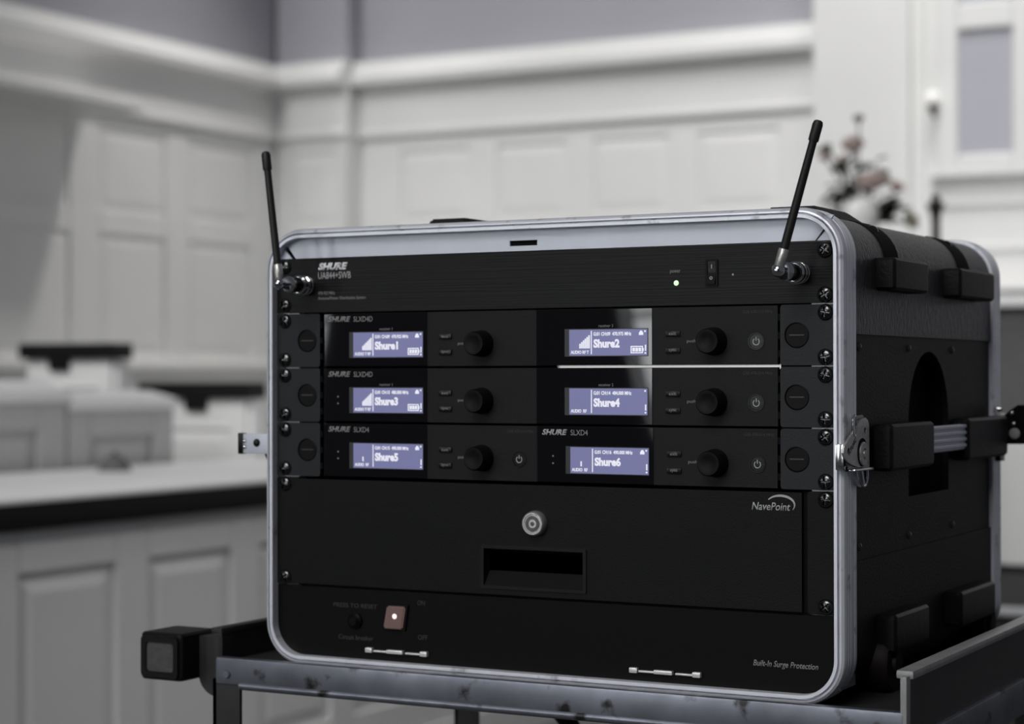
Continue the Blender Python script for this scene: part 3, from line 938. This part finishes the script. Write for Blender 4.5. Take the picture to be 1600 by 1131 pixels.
# rear latch on the right
rl = plate('rear_latch', [(0.2485, -0.1360), (0.2560, -0.1280), (0.2640, -0.1225), (0.2780, -0.1225), (0.2810, -0.1300), (0.2810, -0.1570), (0.2485, -0.1575)], 0.4160, 0.4190, M['gloss_black'], case)
for x, z, r in ((0.2590, -0.1300, 0.0022), (0.2605, -0.1395, 0.0020)):
    lathe('stud', [(0, 0.0026), (r * 0.7, 0.002), (r, 0)], (x, 0.4160, z), (0, -1, 0), M['chrome'], rl, 12)
lathe('latch_pin', [(0, 0.0012), (0.004, 0.001), (0.005, 0)], (0.2610, 0.4160, -0.1480), (0, -1, 0), M['cart_grey'], rl, 16)
lathe('stud', [(0, 0.004), (0.002, 0.003), (0.0028, 0)], (0.2500, 0.402, -0.1260), (1, 0, 0), M['chrome'], case, 12)
box('latch_tail', (0.2486, 0.3980, -0.1720), (0.2530, 0.4140, -0.1640), M['gloss_black'], case, 0.001)

# built-in power panel at the bottom
PPZ = -0.3238
ol = [(-0.2410, -0.2672), (-0.2410, PPZ + 0.026)] + [(-0.2410 + 0.026 - 0.026 * math.cos(PI / 2 * i / 8), PPZ + 0.026 - 0.026 * math.sin(PI / 2 * i / 8)) for i in range(1, 9)]
ol += [(0.2410 - 0.026 + 0.026 * math.sin(PI / 2 * i / 8), PPZ + 0.026 - 0.026 * math.cos(PI / 2 * i / 8)) for i in range(9)] + [(0.2410, -0.2672)]
pp = plate('power_panel', ol, 0.0010, 0.0040, M['power_panel'], case)
box('drawer_gap_block', (-0.22, 0.0045, -0.3215), (0.22, 0.12, -0.2650), M['pit'], case)  # unseen filler added to block the bright gap under the drawer
text('PRESS TO RESET', -0.1863, -0.1446, -0.2824, -0.2790, 0.001, M['print_faint'], pp)
text('Circuit breaker', -0.1813, -0.1483, -0.3082, -0.3044, 0.001, M['print_faint'], pp)
text('ON', -0.1070, -0.0999, -0.2772, -0.2734, 0.001, M['print_faint'], pp)
text('OFF', -0.1064, -0.0976, -0.3044, -0.3006, 0.001, M['print_faint'], pp)
text('Built-In Surge Protection', 0.1768, 0.2263, -0.3070, -0.3012, 0.001, M['print_dim'], pp, shear=0.25, bold=0.012)
lathe('breaker_button', [(0.0065, 0), (0.0065, 0.002), (0.0050, 0.003), (0.0035, 0.005), (0, 0.005)], (-0.165, 0.001, -0.2930), (0, -1, 0), M['power_panel'], pp, 20)
bm = bmesh.new()
bm_plate(bm, [(-0.1385, -0.2980), (-0.1175, -0.2980), (-0.1145, -0.2775), (-0.1345, -0.2775)], -0.0010, 0.0012, 'y')
place('switch_bezel', new_mesh(bm, 'bezel'), M['knob'], pp)
bm = bmesh.new()
bm_plate(bm, [(-0.1368, -0.2968), (-0.1190, -0.2968), (-0.1160, -0.2787), (-0.1333, -0.2787)], -0.0030, -0.0008, 'y')
bmesh.ops.bevel(bm, geom=list(bm.edges), offset=0.0012, segments=2, affect='EDGES')
sw = place('rocker_switch', new_mesh(bm, 'rocker', True), M['neon'], pp)
lathe('neon_lamp', [(0, 0.0006), (0.0015, 0.0005), (0.0021, 0)], (-0.1258, -0.0030, -0.2868), (0, -1, 0), M['neon_core'], sw, 16)
for x0, x1 in ((-0.1538, -0.0958), (0.0793, 0.1367)):
    cl = box('hinge_clip', (x0 + 0.0075, -0.0022, -0.3164), (x0 + 0.0200, 0.0010, -0.3150), M['bright_metal'], pp, 0.0004)
    box('clip_knuckle', (x0 + 0.0200, -0.0030, -0.3168), (x0 + 0.0350, 0.0010, -0.3138), M['bright_metal'], cl, 0.0008)
    box('clip_pin', (x0 + 0.0372, -0.0022, -0.3164), (x0 + 0.0520, 0.0010, -0.3150), M['bright_metal'], cl, 0.0004)
    for xa in (x0, x0 + 0.0510):
        box('clip_end', (xa, -0.0030, -0.3172), (xa + 0.0065, 0.0010, -0.3132), M['bright_metal'], cl, 0.0010)

# ------------------------------------------------------------------ rack screw (shared by all units)
bm = bmesh.new()
R0 = 0.0060
nr, ns = 9, 40
rings = []
for i in range(nr):
    r = R0 * (i + 1) / nr
    row = []
    for k in range(ns):
        a = 2 * PI * k / ns
        x, z = r * math.cos(a), r * math.sin(a)
        h = 0.0032 * math.sqrt(max(0, 1 - (r / R0) ** 2.4)) + 0.0004
        if r < R0 * 0.62 and (abs(x) < 0.0007 or abs(z) < 0.0007):
            h = 0.0013
        row.append(bm.verts.new((x, -h if i < nr - 1 else 0.0, z)))
    rings.append(row)
cv = bm.verts.new((0, -0.0010, 0))
for k in range(ns):
    bm.faces.new((cv, rings[0][k], rings[0][(k + 1) % ns]))
for p, q in zip(rings, rings[1:]):
    for k in range(ns):
        bm.faces.new((p[k], p[(k + 1) % ns], q[(k + 1) % ns], q[k]))
SCREW = new_mesh(bm, 'screw', True)
SCREW.materials.append(M['screw'])


def screws(parent, pts):
    for x, z in pts:
        place('screw', SCREW, None, parent, Matrix.Translation((x, 0.0002, z)) @ Matrix.Rotation(random.uniform(0, PI), 4, 'Y'))


HX = 0.23255
U = 0.04445

# ------------------------------------------------------------------ antenna distribution unit
ua = thing('antenna_distributor', (0, 0.1, -0.044), 'black brushed antenna distribution unit at the top of the rack', 'rack unit')
bm = bmesh.new()
bm_plate(bm, rrect(-0.2412, 0.2412, -0.0440, -0.0003, 0.0015, 2), 0.0, 0.003, 'y')
fpn = place('faceplate', new_mesh(bm, 'face'), M['brushed'], ua)
box('chassis', (-0.215, 0.003, -0.0432), (0.215, 0.20, -0.0012), M['pit'], ua)
screws(ua, [(s * HX, z) for s in (-1, 1) for z in (-0.00635, -0.0381)])
text('SHURE', -0.2002, -0.1717, -0.0098, -0.0038, 0, M['print_bold'], fpn, shear=0.28, bold=0.06)
text('UA844+SWB', -0.2002, -0.1686, -0.0168, -0.0112, 0, M['print_white'], fpn)
text('470-952 MHz', -0.2002, -0.1840, -0.0297, -0.0270, 0, M['print_dim'], fpn)
text('Antenna/Power Distribution System', -0.2002, -0.1546, -0.0345, -0.0312, 0, M['print_dim'], fpn)
text('power', 0.1123, 0.1205, -0.0206, -0.0178, 0, M['print_dim'], fpn)
lathe('power_light', [(0, 0.0009), (0.0012, 0.0007), (0.0020, 0)], (0.1172, 0, -0.0274), (0, -1, 0), M['led_green'], ua, 16)
bm = bmesh.new()
bm_plate(bm, rrect(0.1408, 0.1506, -0.0306, -0.0104, 0.0008, 3), -0.0012, 0.0, 'y', [rrect(0.1424, 0.1490, -0.0290, -0.0120, 0.0004, 2)])
swb = place('switch_housing', new_mesh(bm, 'house'), M['knob'], ua)
bm = bmesh.new()
v = [(0.1426, -0.0008, -0.0122), (0.1488, -0.0008, -0.0122), (0.1488, -0.0003, -0.0205), (0.1426, -0.0003, -0.0205), (0.1488, -0.0028, -0.0288), (0.1426, -0.0028, -0.0288)]
vs = [bm.verts.new(p) for p in v]
bm.faces.new((vs[0], vs[1], vs[2], vs[3]))
bm.faces.new((vs[3], vs[2], vs[4], vs[5]))
g = bmesh.ops.extrude_face_region(bm, geom=list(bm.faces))
for q in g['geom']:
    if isinstance(q, bmesh.types.BMVert):
        q.co.y = 0.0
place('rocker', new_mesh(bm, 'rocker'), M['gloss_black'], swb)
box('on_mark', (0.1454, -0.0009, -0.0175), (0.1460, -0.0004, -0.0145), M['print_white'], swb)
bm = bmesh.new()
bm_plate(bm, circ(0.1457, -0.0245, 0.0012, 16), -0.0021, -0.0016, 'y', [circ(0.1457, -0.0245, 0.0007, 12)])
place('off_mark', new_mesh(bm, 'off'), M['print_white'], swb)
lathe('indicator', [(0, 0.0004), (0.0006, 0.0003), (0.0008, 0)], (0.1621, 0, -0.0223), (0, -1, 0), M['print_white'], ua, 10)

# ------------------------------------------------------------------ antennas


def antenna(base, ball_y, tip, label):
    t = thing('antenna', base, label, 'antenna', 'whip antennas on the rack front')
    b = Vector(base)
    L = -ball_y
    lathe('connector_nut', [(0.0078, 0), (0.0078, 0.0022), (0.0070, 0.0028), (0.0070, 0.0040), (0.0080, 0.0046), (0.0080, 0.0068), (0.0066, 0.0076), (0.0066, 0.0090), (0.0078, 0.0096), (0.0078, 0.0130), (0.0064, 0.0140), (0, 0.0140)], b, (0, -1, 0), M['chrome'], t, 30)
    lathe('bayonet_sleeve', [(0.0060, 0.0135), (0.0062, 0.0150), (0.0062, L * 0.60), (0.0056, L * 0.62), (0, L * 0.62)], b, (0, -1, 0), M['gloss_black'], t, 28)
    lathe('collar', [(0.0063, L * 0.61), (0.0066, L * 0.63), (0.0066, L * 0.68), (0.0050, L * 0.72), (0.0040, L * 0.80), (0.0040, L), (0, L)], b, (0, -1, 0), M['chrome'], t, 28)
    ball = b + Vector((0, ball_y, 0))
    d = (Vector(tip) - ball)
    ln = d.length
    d.normalize()
    lathe('elbow_joint', [(0, -0.0050), (0.0026, -0.0044), (0.0043, -0.0026), (0.0050, 0), (0.0043, 0.0026), (0.0026, 0.0044), (0, 0.0050)], ball, (0, -1, 0), M['chrome'], t, 24)
    lathe('ferrule', [(0, 0.0020), (0.0030, 0.0020), (0.0037, 0.0034), (0.0037, 0.0150), (0.0033, 0.0156), (0, 0.0156)], ball, d, M['nickel'], t, 24)
    wh = lathe('whip', [(0, 0.0150), (0.0031, 0.0150), (0.0031, 0.030), (0.0028, ln - 0.012), (0, ln - 0.012)], ball, d, M['antenna'], t, 20)
    lathe('tip_cap', [(0, ln - 0.0150), (0.0035, ln - 0.0150), (0.0037, ln - 0.0135), (0.0037, ln - 0.0030), (0.0030, ln - 0.0008), (0.0015, ln), (0, ln)], ball, d, M['antenna'], wh, 20)


antenna((-0.2109, 0, -0.0218), -0.039, (-0.2245, -0.039, 0.0846), 'black whip antenna on the left end of the rack, nearly upright')
antenna((0.2140, 0, -0.0226), -0.0445, (0.2440, -0.0445, 0.0802), 'black whip antenna on the right end of the rack, leaning right')

# ------------------------------------------------------------------ receivers
BTN = bmesh.new()
bm_box(BTN, (-0.0057, -0.0014, -0.0021), (0.0057, 0.0005, 0.0021), 0.0006, 2)
BTN = new_mesh(BTN, 'button', True)
BTN.materials.append(M['gloss_black'])
KNOB = bmesh.new()
bm_lathe(KNOB, [(0.0104, 0), (0.0104, 0.0015), (0.0098, 0.0030), (0.0092, 0.0130), (0.0084, 0.0142), (0.0060, 0.0142), (0.0045, 0.0136), (0, 0.0134)], (0, 0, 0), (0, -1, 0), 36)
KNOB = new_mesh(KNOB, 'knob', True)
KNOB.materials.append(M['knob'])


def rect(bm, x0, x1, z0, z1, y):
    bm_box(bm, (x0, y - 0.00015, z0), (x1, y, z1))


def lcd(parent, x0, zt, name, line, bars, battery, audio):
    """backlit display with its characters; x0, zt = left and top of the lens"""
    a, b = x0 + 0.0290, x0 + 0.0940
    t, u = zt - 0.0165, zt - 0.0362
    box('screen_bezel', (a - 0.0040, -0.0010, u - 0.0006), (b + 0.0004, -0.0006, t + 0.0006), M['bezel'], parent)
    s = box('screen', (a, -0.0012, u), (b, -0.0009, t), M['screen'], parent, label='backlit lavender display')
    y = -0.0012
    w, h = b - a, t - u
    text(name, a + 0.315 * w, a + 0.315 * w + 0.335 * w, u + 0.295 * h, t - 0.37 * h, y, M['pixels'], s, bold=0.05, name='channel_name')
    text(line, a + 0.315 * w, a + 0.80 * w, t - 0.245 * h, t - 0.10 * h, y, M['pixels'], s, bold=0.03, name='status_line')
    text(audio, a + 0.02 * w, a + (0.255 if 'T' in audio else 0.225) * w, u + 0.07 * h, u + 0.20 * h, y, M['pixels'], s, bold=0.03, name='meter_caption')
    bm = bmesh.new()
    rect(bm, a + 0.282 * w, a + 0.294 * w, u + 0.06 * h, t - 0.05 * h, y)
    if bars == 6:
        for k in range(6):
            xx = a + (0.132 + 0.0235 * k) * w
            rect(bm, xx, xx + 0.019 * w, u + 0.28 * h, u + (0.46 + 0.065 * k) * h, y)
    elif bars == 1:
        rect(bm, a + 0.132 * w, a + 0.150 * w, u + 0.27 * h, u + 0.46 * h, y)
    place('meter_bars', new_mesh(bm, 'bars'), M['pixels'], s)
    bm = bmesh.new()
    if name != 'Shure4':
        rect(bm, a + 0.895 * w, a + 0.950 * w, t - 0.23 * h, t - 0.13 * h, y)
        bm_plate(bm, circ(a + 0.9225 * w, t - 0.125 * h, 0.0013, 12), y - 0.00015, y, 'y')
    rect(bm, a + 0.962 * w, a + 0.982 * w, t - 0.12 * h, t - 0.055 * h, y)
    rect(bm, a + 0.970 * w, a + 0.986 * w, u + 0.17 * h, u + 0.40 * h, y)
    rect(bm, a + 0.966 * w, a + 0.986 * w, u + 0.06 * h, u + 0.12 * h, y)
    place('lock_icon', new_mesh(bm, 'lock'), M['pixels'], s)
    if battery:
        bm = bmesh.new()
        bx0, bx1, bz0, bz1 = a + 0.79 * w, a + 0.945 * w, u + 0.08 * h, u + 0.36 * h
        bm_plate(bm, [(bx0, bz0), (bx1, bz0), (bx1, bz1), (bx0, bz1)], y - 0.00015, y, 'y', [[(bx0 + .0009, bz0 + .0008), (bx1 - .0009, bz0 + .0008), (bx1 - .0009, bz1 - .0008), (bx0 + .0009, bz1 - .0008)]])
        rect(bm, bx1, bx1 + 0.0007, bz0 + 0.0016, bz1 - 0.0016, y)
        for k in range(3):
            q0 = bx0 + 0.0015 + k * 0.0025
            rect(bm, q0, q0 + 0.0021, bz0 + 0.0013, bz1 - 0.0013, y)
        place('battery_icon', new_mesh(bm, 'bat'), M['pixels'], s)


def half(parent, x0, zt, lens_right, scr, receiver=None, logo=None, power=False, leds=False, freq=True):
    """one receiver channel: gloss lens with display on the left, matte controls on the right"""
    ln = box('display_lens', (x0 + 0.0004, -0.0006, zt - 0.0434), (x0 + 0.0978, 0.0, zt - 0.0010), M['lens'], parent, 0.0003, 1, label='glossy black display window')
    lcd(ln, x0, zt, *scr)
    if logo:
        text('SHURE', x0 + 0.0045, x0 + 0.0260, zt - 0.0076, zt - 0.0031, -0.0006, M['print_dim'] if logo != 'SLXD4' or x0 < -0.1 else M['print_white'], ln, shear=0.28, bold=0.035)
        text(logo, x0 + 0.0290, x0 + (0.0470 if len(logo) > 5 else 0.0435), zt - 0.0076, zt - 0.0034, -0.0006, M['print_dim'], ln)
    if receiver:
        text(receiver, x0 + 0.0535, x0 + 0.0657, zt - 0.0148, zt - 0.0126, -0.0006, M['print_dim'], ln)
    if leds:
        bm = bmesh.new()
        for dz in (0.0235, 0.0290):
            bm_plate(bm, circ(x0 + 0.014, zt - dz, 0.0007, 10), -0.0008, -0.0006, 'y')
        place('indicator_lights', new_mesh(bm, 'leds'), M['print_dim'], ln)
    for dz, tx_ in ((0.0203, 'exit'), (0.0328, 'sync')):
        bt = place('button', BTN, None, parent, Matrix.Translation((x0 + 0.1145, 0, zt - dz)))
        text(tx_, x0 + 0.1115, x0 + 0.1175, zt - dz - 0.0011, zt - dz + 0.0011, -0.0014, M['print_dim'], bt)
    text('push', x0 + 0.1255, x0 + 0.1325, zt - 0.0276, zt - 0.0246, 0, M['print_dim'], parent)
    place('control_knob', KNOB, None, parent, Matrix.Translation((x0 + 0.1470, 0, zt - 0.0263)))
    if power:
        pw = lathe('power_button', [(0.0062, 0), (0.0062, 0.0008), (0.0055, 0.0008), (0.0052, 0.0003), (0, 0.0003)], (x0 + 0.1800, 0, zt - 0.0266), (0, -1, 0), M['gloss_black'], parent, 28)
        bm = bmesh.new()
        c, d = x0 + 0.1800, zt - 0.0268
        angs = [math.radians(125 + 290 * i / 20) for i in range(21)]
        bm_plate(bm, [(c + 0.0027 * math.cos(q), d + 0.0027 * math.sin(q)) for q in angs] + [(c + 0.0021 * math.cos(q), d + 0.0021 * math.sin(q)) for q in reversed(angs)], -0.0006, -0.0003, 'y')
        bm_box(bm, (c - 0.0003, -0.0006, d + 0.0006), (c + 0.0003, -0.0003, d + 0.0034))
        place('power_symbol', new_mesh(bm, 'sym'), M['print_white'], pw)
    if freq:
        text('G58 470-514 MHz', x0 + 0.1695, x0 + 0.1925, zt - 0.0062, zt - 0.0040, 0, M['print_faint'], parent)


def ear(parent, s, zt, name='rack_ear'):
    zc = zt - 0.0224
    x0, x1 = sorted((s * 0.1985, s * 0.2412))
    e_ = plate(name, rrect(x0, x1, zt - 0.0440, zt - 0.0006, 0.0022, 3), 0.0, 0.003, M['ear'], parent, 'y', [circ(s * 0.2110, zc, 0.0094, 30)])
    lathe('hole_plug', [(0.0094, -0.0015), (0.0094, 0.0002), (0.0088, 0.0005), (0.0084, -0.0004), (0, -0.0004)], (s * 0.2110, 0.0, zc), (0, -1, 0), M['knob'], e_, 30)
    box('plug_slot', (s * 0.2110 - 0.0055, -0.0002, zc - 0.0005), (s * 0.2110 + 0.0055, 0.0004, zc + 0.0005), M['bezel'], e_)
    screws(e_, [(s * HX, zt - 0.00635), (s * HX, zt - 0.0381)])
    a5, b5 = sorted((s * 0.1968, s * 0.2208))
    box('ear_gap_block', (a5, 0.0062, zt - U), (b5, 0.0400, zt), M['pit'], e_)  # unseen block added to stop light showing through behind the ear
    for dz in (0.0095, 0.0225, 0.0355):
        box('ear_tab', (min(s * 0.1962, s * 0.1990), 0.0004, zt - dz - 0.0025), (max(s * 0.1962, s * 0.1990), 0.0024, zt - dz + 0.0025), M['pit'], e_)


for r, (lab, scrs) in enumerate((('dual wireless receiver, uppermost, with displays reading Shure1 and Shure2',
                                  (('Shure1', 'G:01 CH:09  470.925 MHz', 6, True, 'AUDIO T RF'), ('Shure2', 'G:01 CH:09  470.975 MHz', 6, True, 'AUDIO RF T'))),
                                 ('dual wireless receiver in the middle with displays reading Shure3 and Shure4',
                                  (('Shure3', 'G:01 CH:10  480.000 MHz', 6, True, 'AUDIO T RF'), ('Shure4', 'G:01 CH:14  484.000 MHz', 0, False, 'AUDIO  RF'))))):
    zt = -U * (r + 1)
    t = thing('wireless_receiver', (0.001, 0.13, zt - 0.044), lab, 'receiver', 'receivers in the rack')
    zb = zt - 0.0435
    fpn = box('faceplate', (-0.1945, 0.0, zb), (0.1966, 0.004, zt - 0.0009), M['panel'], t)
    box('chassis', (-0.192, 0.004, zb + (0.0012 if r == 0 else 0.0002)), (0.194, 0.27, zt - (0.0011 if r == 0 else 0.0020)), M['pit'], t)
    half(t, -0.1945, zt, 0, scrs[0], 'receiver 1', 'SLXD4D', leds=(r == 1), freq=False)
    half(t, 0.0002, zt, 0, scrs[1], 'receiver 2', None, power=True)
    ear(t, -1, zt)
    ear(t, 1, zt)
zt = -U * 3
for s, x0, lab, sc2 in ((-1, -0.1945, 'half-width wireless receiver at bottom left with display reading Shure5', ('Shure5', 'G:01 CH:15  490.000 MHz', 1, False, 'AUDIO  RF')),
                        (1, 0.0010, 'half-width wireless receiver at bottom right with display reading Shure6', ('Shure6', 'G:01 CH:16  490.000 MHz', 1, False, 'AUDIO  RF'))):
    t = thing('wireless_receiver', (x0 + 0.098, 0.13, zt - 0.044), lab, 'receiver', 'receivers in the rack')
    box('faceplate', (x0, 0.0, zt - 0.0435), (x0 + 0.1952, 0.004, zt - 0.0009), M['panel'], t)
    box('chassis', (x0 + 0.002, 0.004, zt - 0.0425), (x0 + 0.193, 0.27, zt - 0.0020), M['pit'], t)
    half(t, x0, zt, 0, sc2, None, 'SLXD4', power=True, leds=True)
    ear(t, s, zt)

# ------------------------------------------------------------------ locking drawer
zt = -U * 4
dr = thing('lockable_storage_unit', (0, 0.15, zt - 0.0885), 'black locking rack drawer below the receivers', 'drawer')
df = plate('drawer_front', [(-0.2186, zt - 0.0872), (0.2146, zt - 0.0872), (0.2146, zt - 0.0018), (-0.2186, zt - 0.0018)], -0.0004, 0.0030, M['drawer'], dr, 'y', [[(-0.0454, -0.2580), (0.0404, -0.2580), (0.0404, -0.2294), (-0.0454, -0.2294)]])
box('drawer_box', (-0.210, 0.020, zt - 0.085), (0.210, 0.36, zt - 0.004), M['pit'], dr)
for s in (-1, 1):
    x0, x1 = sorted((s * 0.2188, s * 0.2412))
    e_ = plate('rack_ear', rrect(x0, x1, zt - 0.0884, zt - 0.0006, 0.0025, 3), 0.0, 0.003, M['drawer'], dr)
    screws(e_, [(s * HX, zt - 0.00635), (s * HX, zt - 0.08255)])
    a, b = sorted((s * 0.2140, s * 0.2190))
    box('side_channel', (a, 0.0035, zt - 0.088), (b, 0.03, zt - 0.001), M['pit'], dr)
bm = bmesh.new()
bm_plate(bm, rrect(-0.0482, 0.0432, -0.2605, -0.2266, 0.0012, 3), -0.0016, -0.0004, 'y', [[(-0.0454, -0.2580), (0.0404, -0.2580), (0.0404, -0.2294), (-0.0454, -0.2294)]])
hf = place('pull_frame', new_mesh(bm, 'pull'), M['panel'], df)
bm = bmesh.new()
q = [bm.verts.new(p) for p in ((-0.0454, -0.0004, -0.2294), (0.0404, -0.0004, -0.2294), (0.0404, -0.0004, -0.2580), (-0.0454, -0.0004, -0.2580),
                               (-0.0440, 0.0060, -0.2330), (0.0390, 0.0060, -0.2330), (0.0390, 0.0060, -0.2470), (-0.0440, 0.0060, -0.2470))]
for f in ((0, 1, 5, 4), (1, 2, 6, 5), (2, 3, 7, 6), (3, 0, 4, 7), (4, 5, 6, 7)):
    bm.faces.new([q[i] for i in f])
bmesh.ops.solidify(bm, geom=list(bm.faces), thickness=0.0008)
place('pull_recess', new_mesh(bm, 'recess'), M['panel'], df)
lk = lathe('cam_lock', [(0.0098, 0), (0.0098, 0.0020), (0.0092, 0.0055), (0.0084, 0.0064), (0.0072, 0.0064), (0.0068, 0.0056), (0, 0.0056)], (0.0000, -0.0004, -0.2087), (0, -1, 0), M['nickel'], df, 32)
lathe('lock_core', [(0.0062, 0.0056), (0.0060, 0.0062), (0.0034, 0.0062), (0.0030, 0.0052), (0.0018, 0.0052), (0.0016, 0.0062), (0, 0.0062)], (0.0000, -0.0004, -0.2087), (0, -1, 0), M['chrome'], lk, 24)
text('NavePoint', 0.1765, 0.2060, -0.1929, -0.1872, -0.0004, M['print_white'], df, shear=0.22, bold=0.008)
bm = bmesh.new()
up, dn = [], []
for i in range(25):
    u = i / 24
    a = math.radians(148 - 178 * u)
    cx, cz, rx, rz = 0.1985, -0.1887, 0.0108, 0.0066
    w = 0.00015 + 0.0007 * math.sin(PI * min(1, u * 0.9 + 0.1))
    up.append((cx + (rx + w) * math.cos(a), cz + (rz + w) * math.sin(a)))
    dn.append((cx + (rx - w) * math.cos(a), cz + (rz - w) * math.sin(a)))
bm_plate(bm, up + dn[::-1], -0.0006, -0.0004, 'y')
place('logo_swoosh', new_mesh(bm, 'swoosh'), M['print_white'], df)
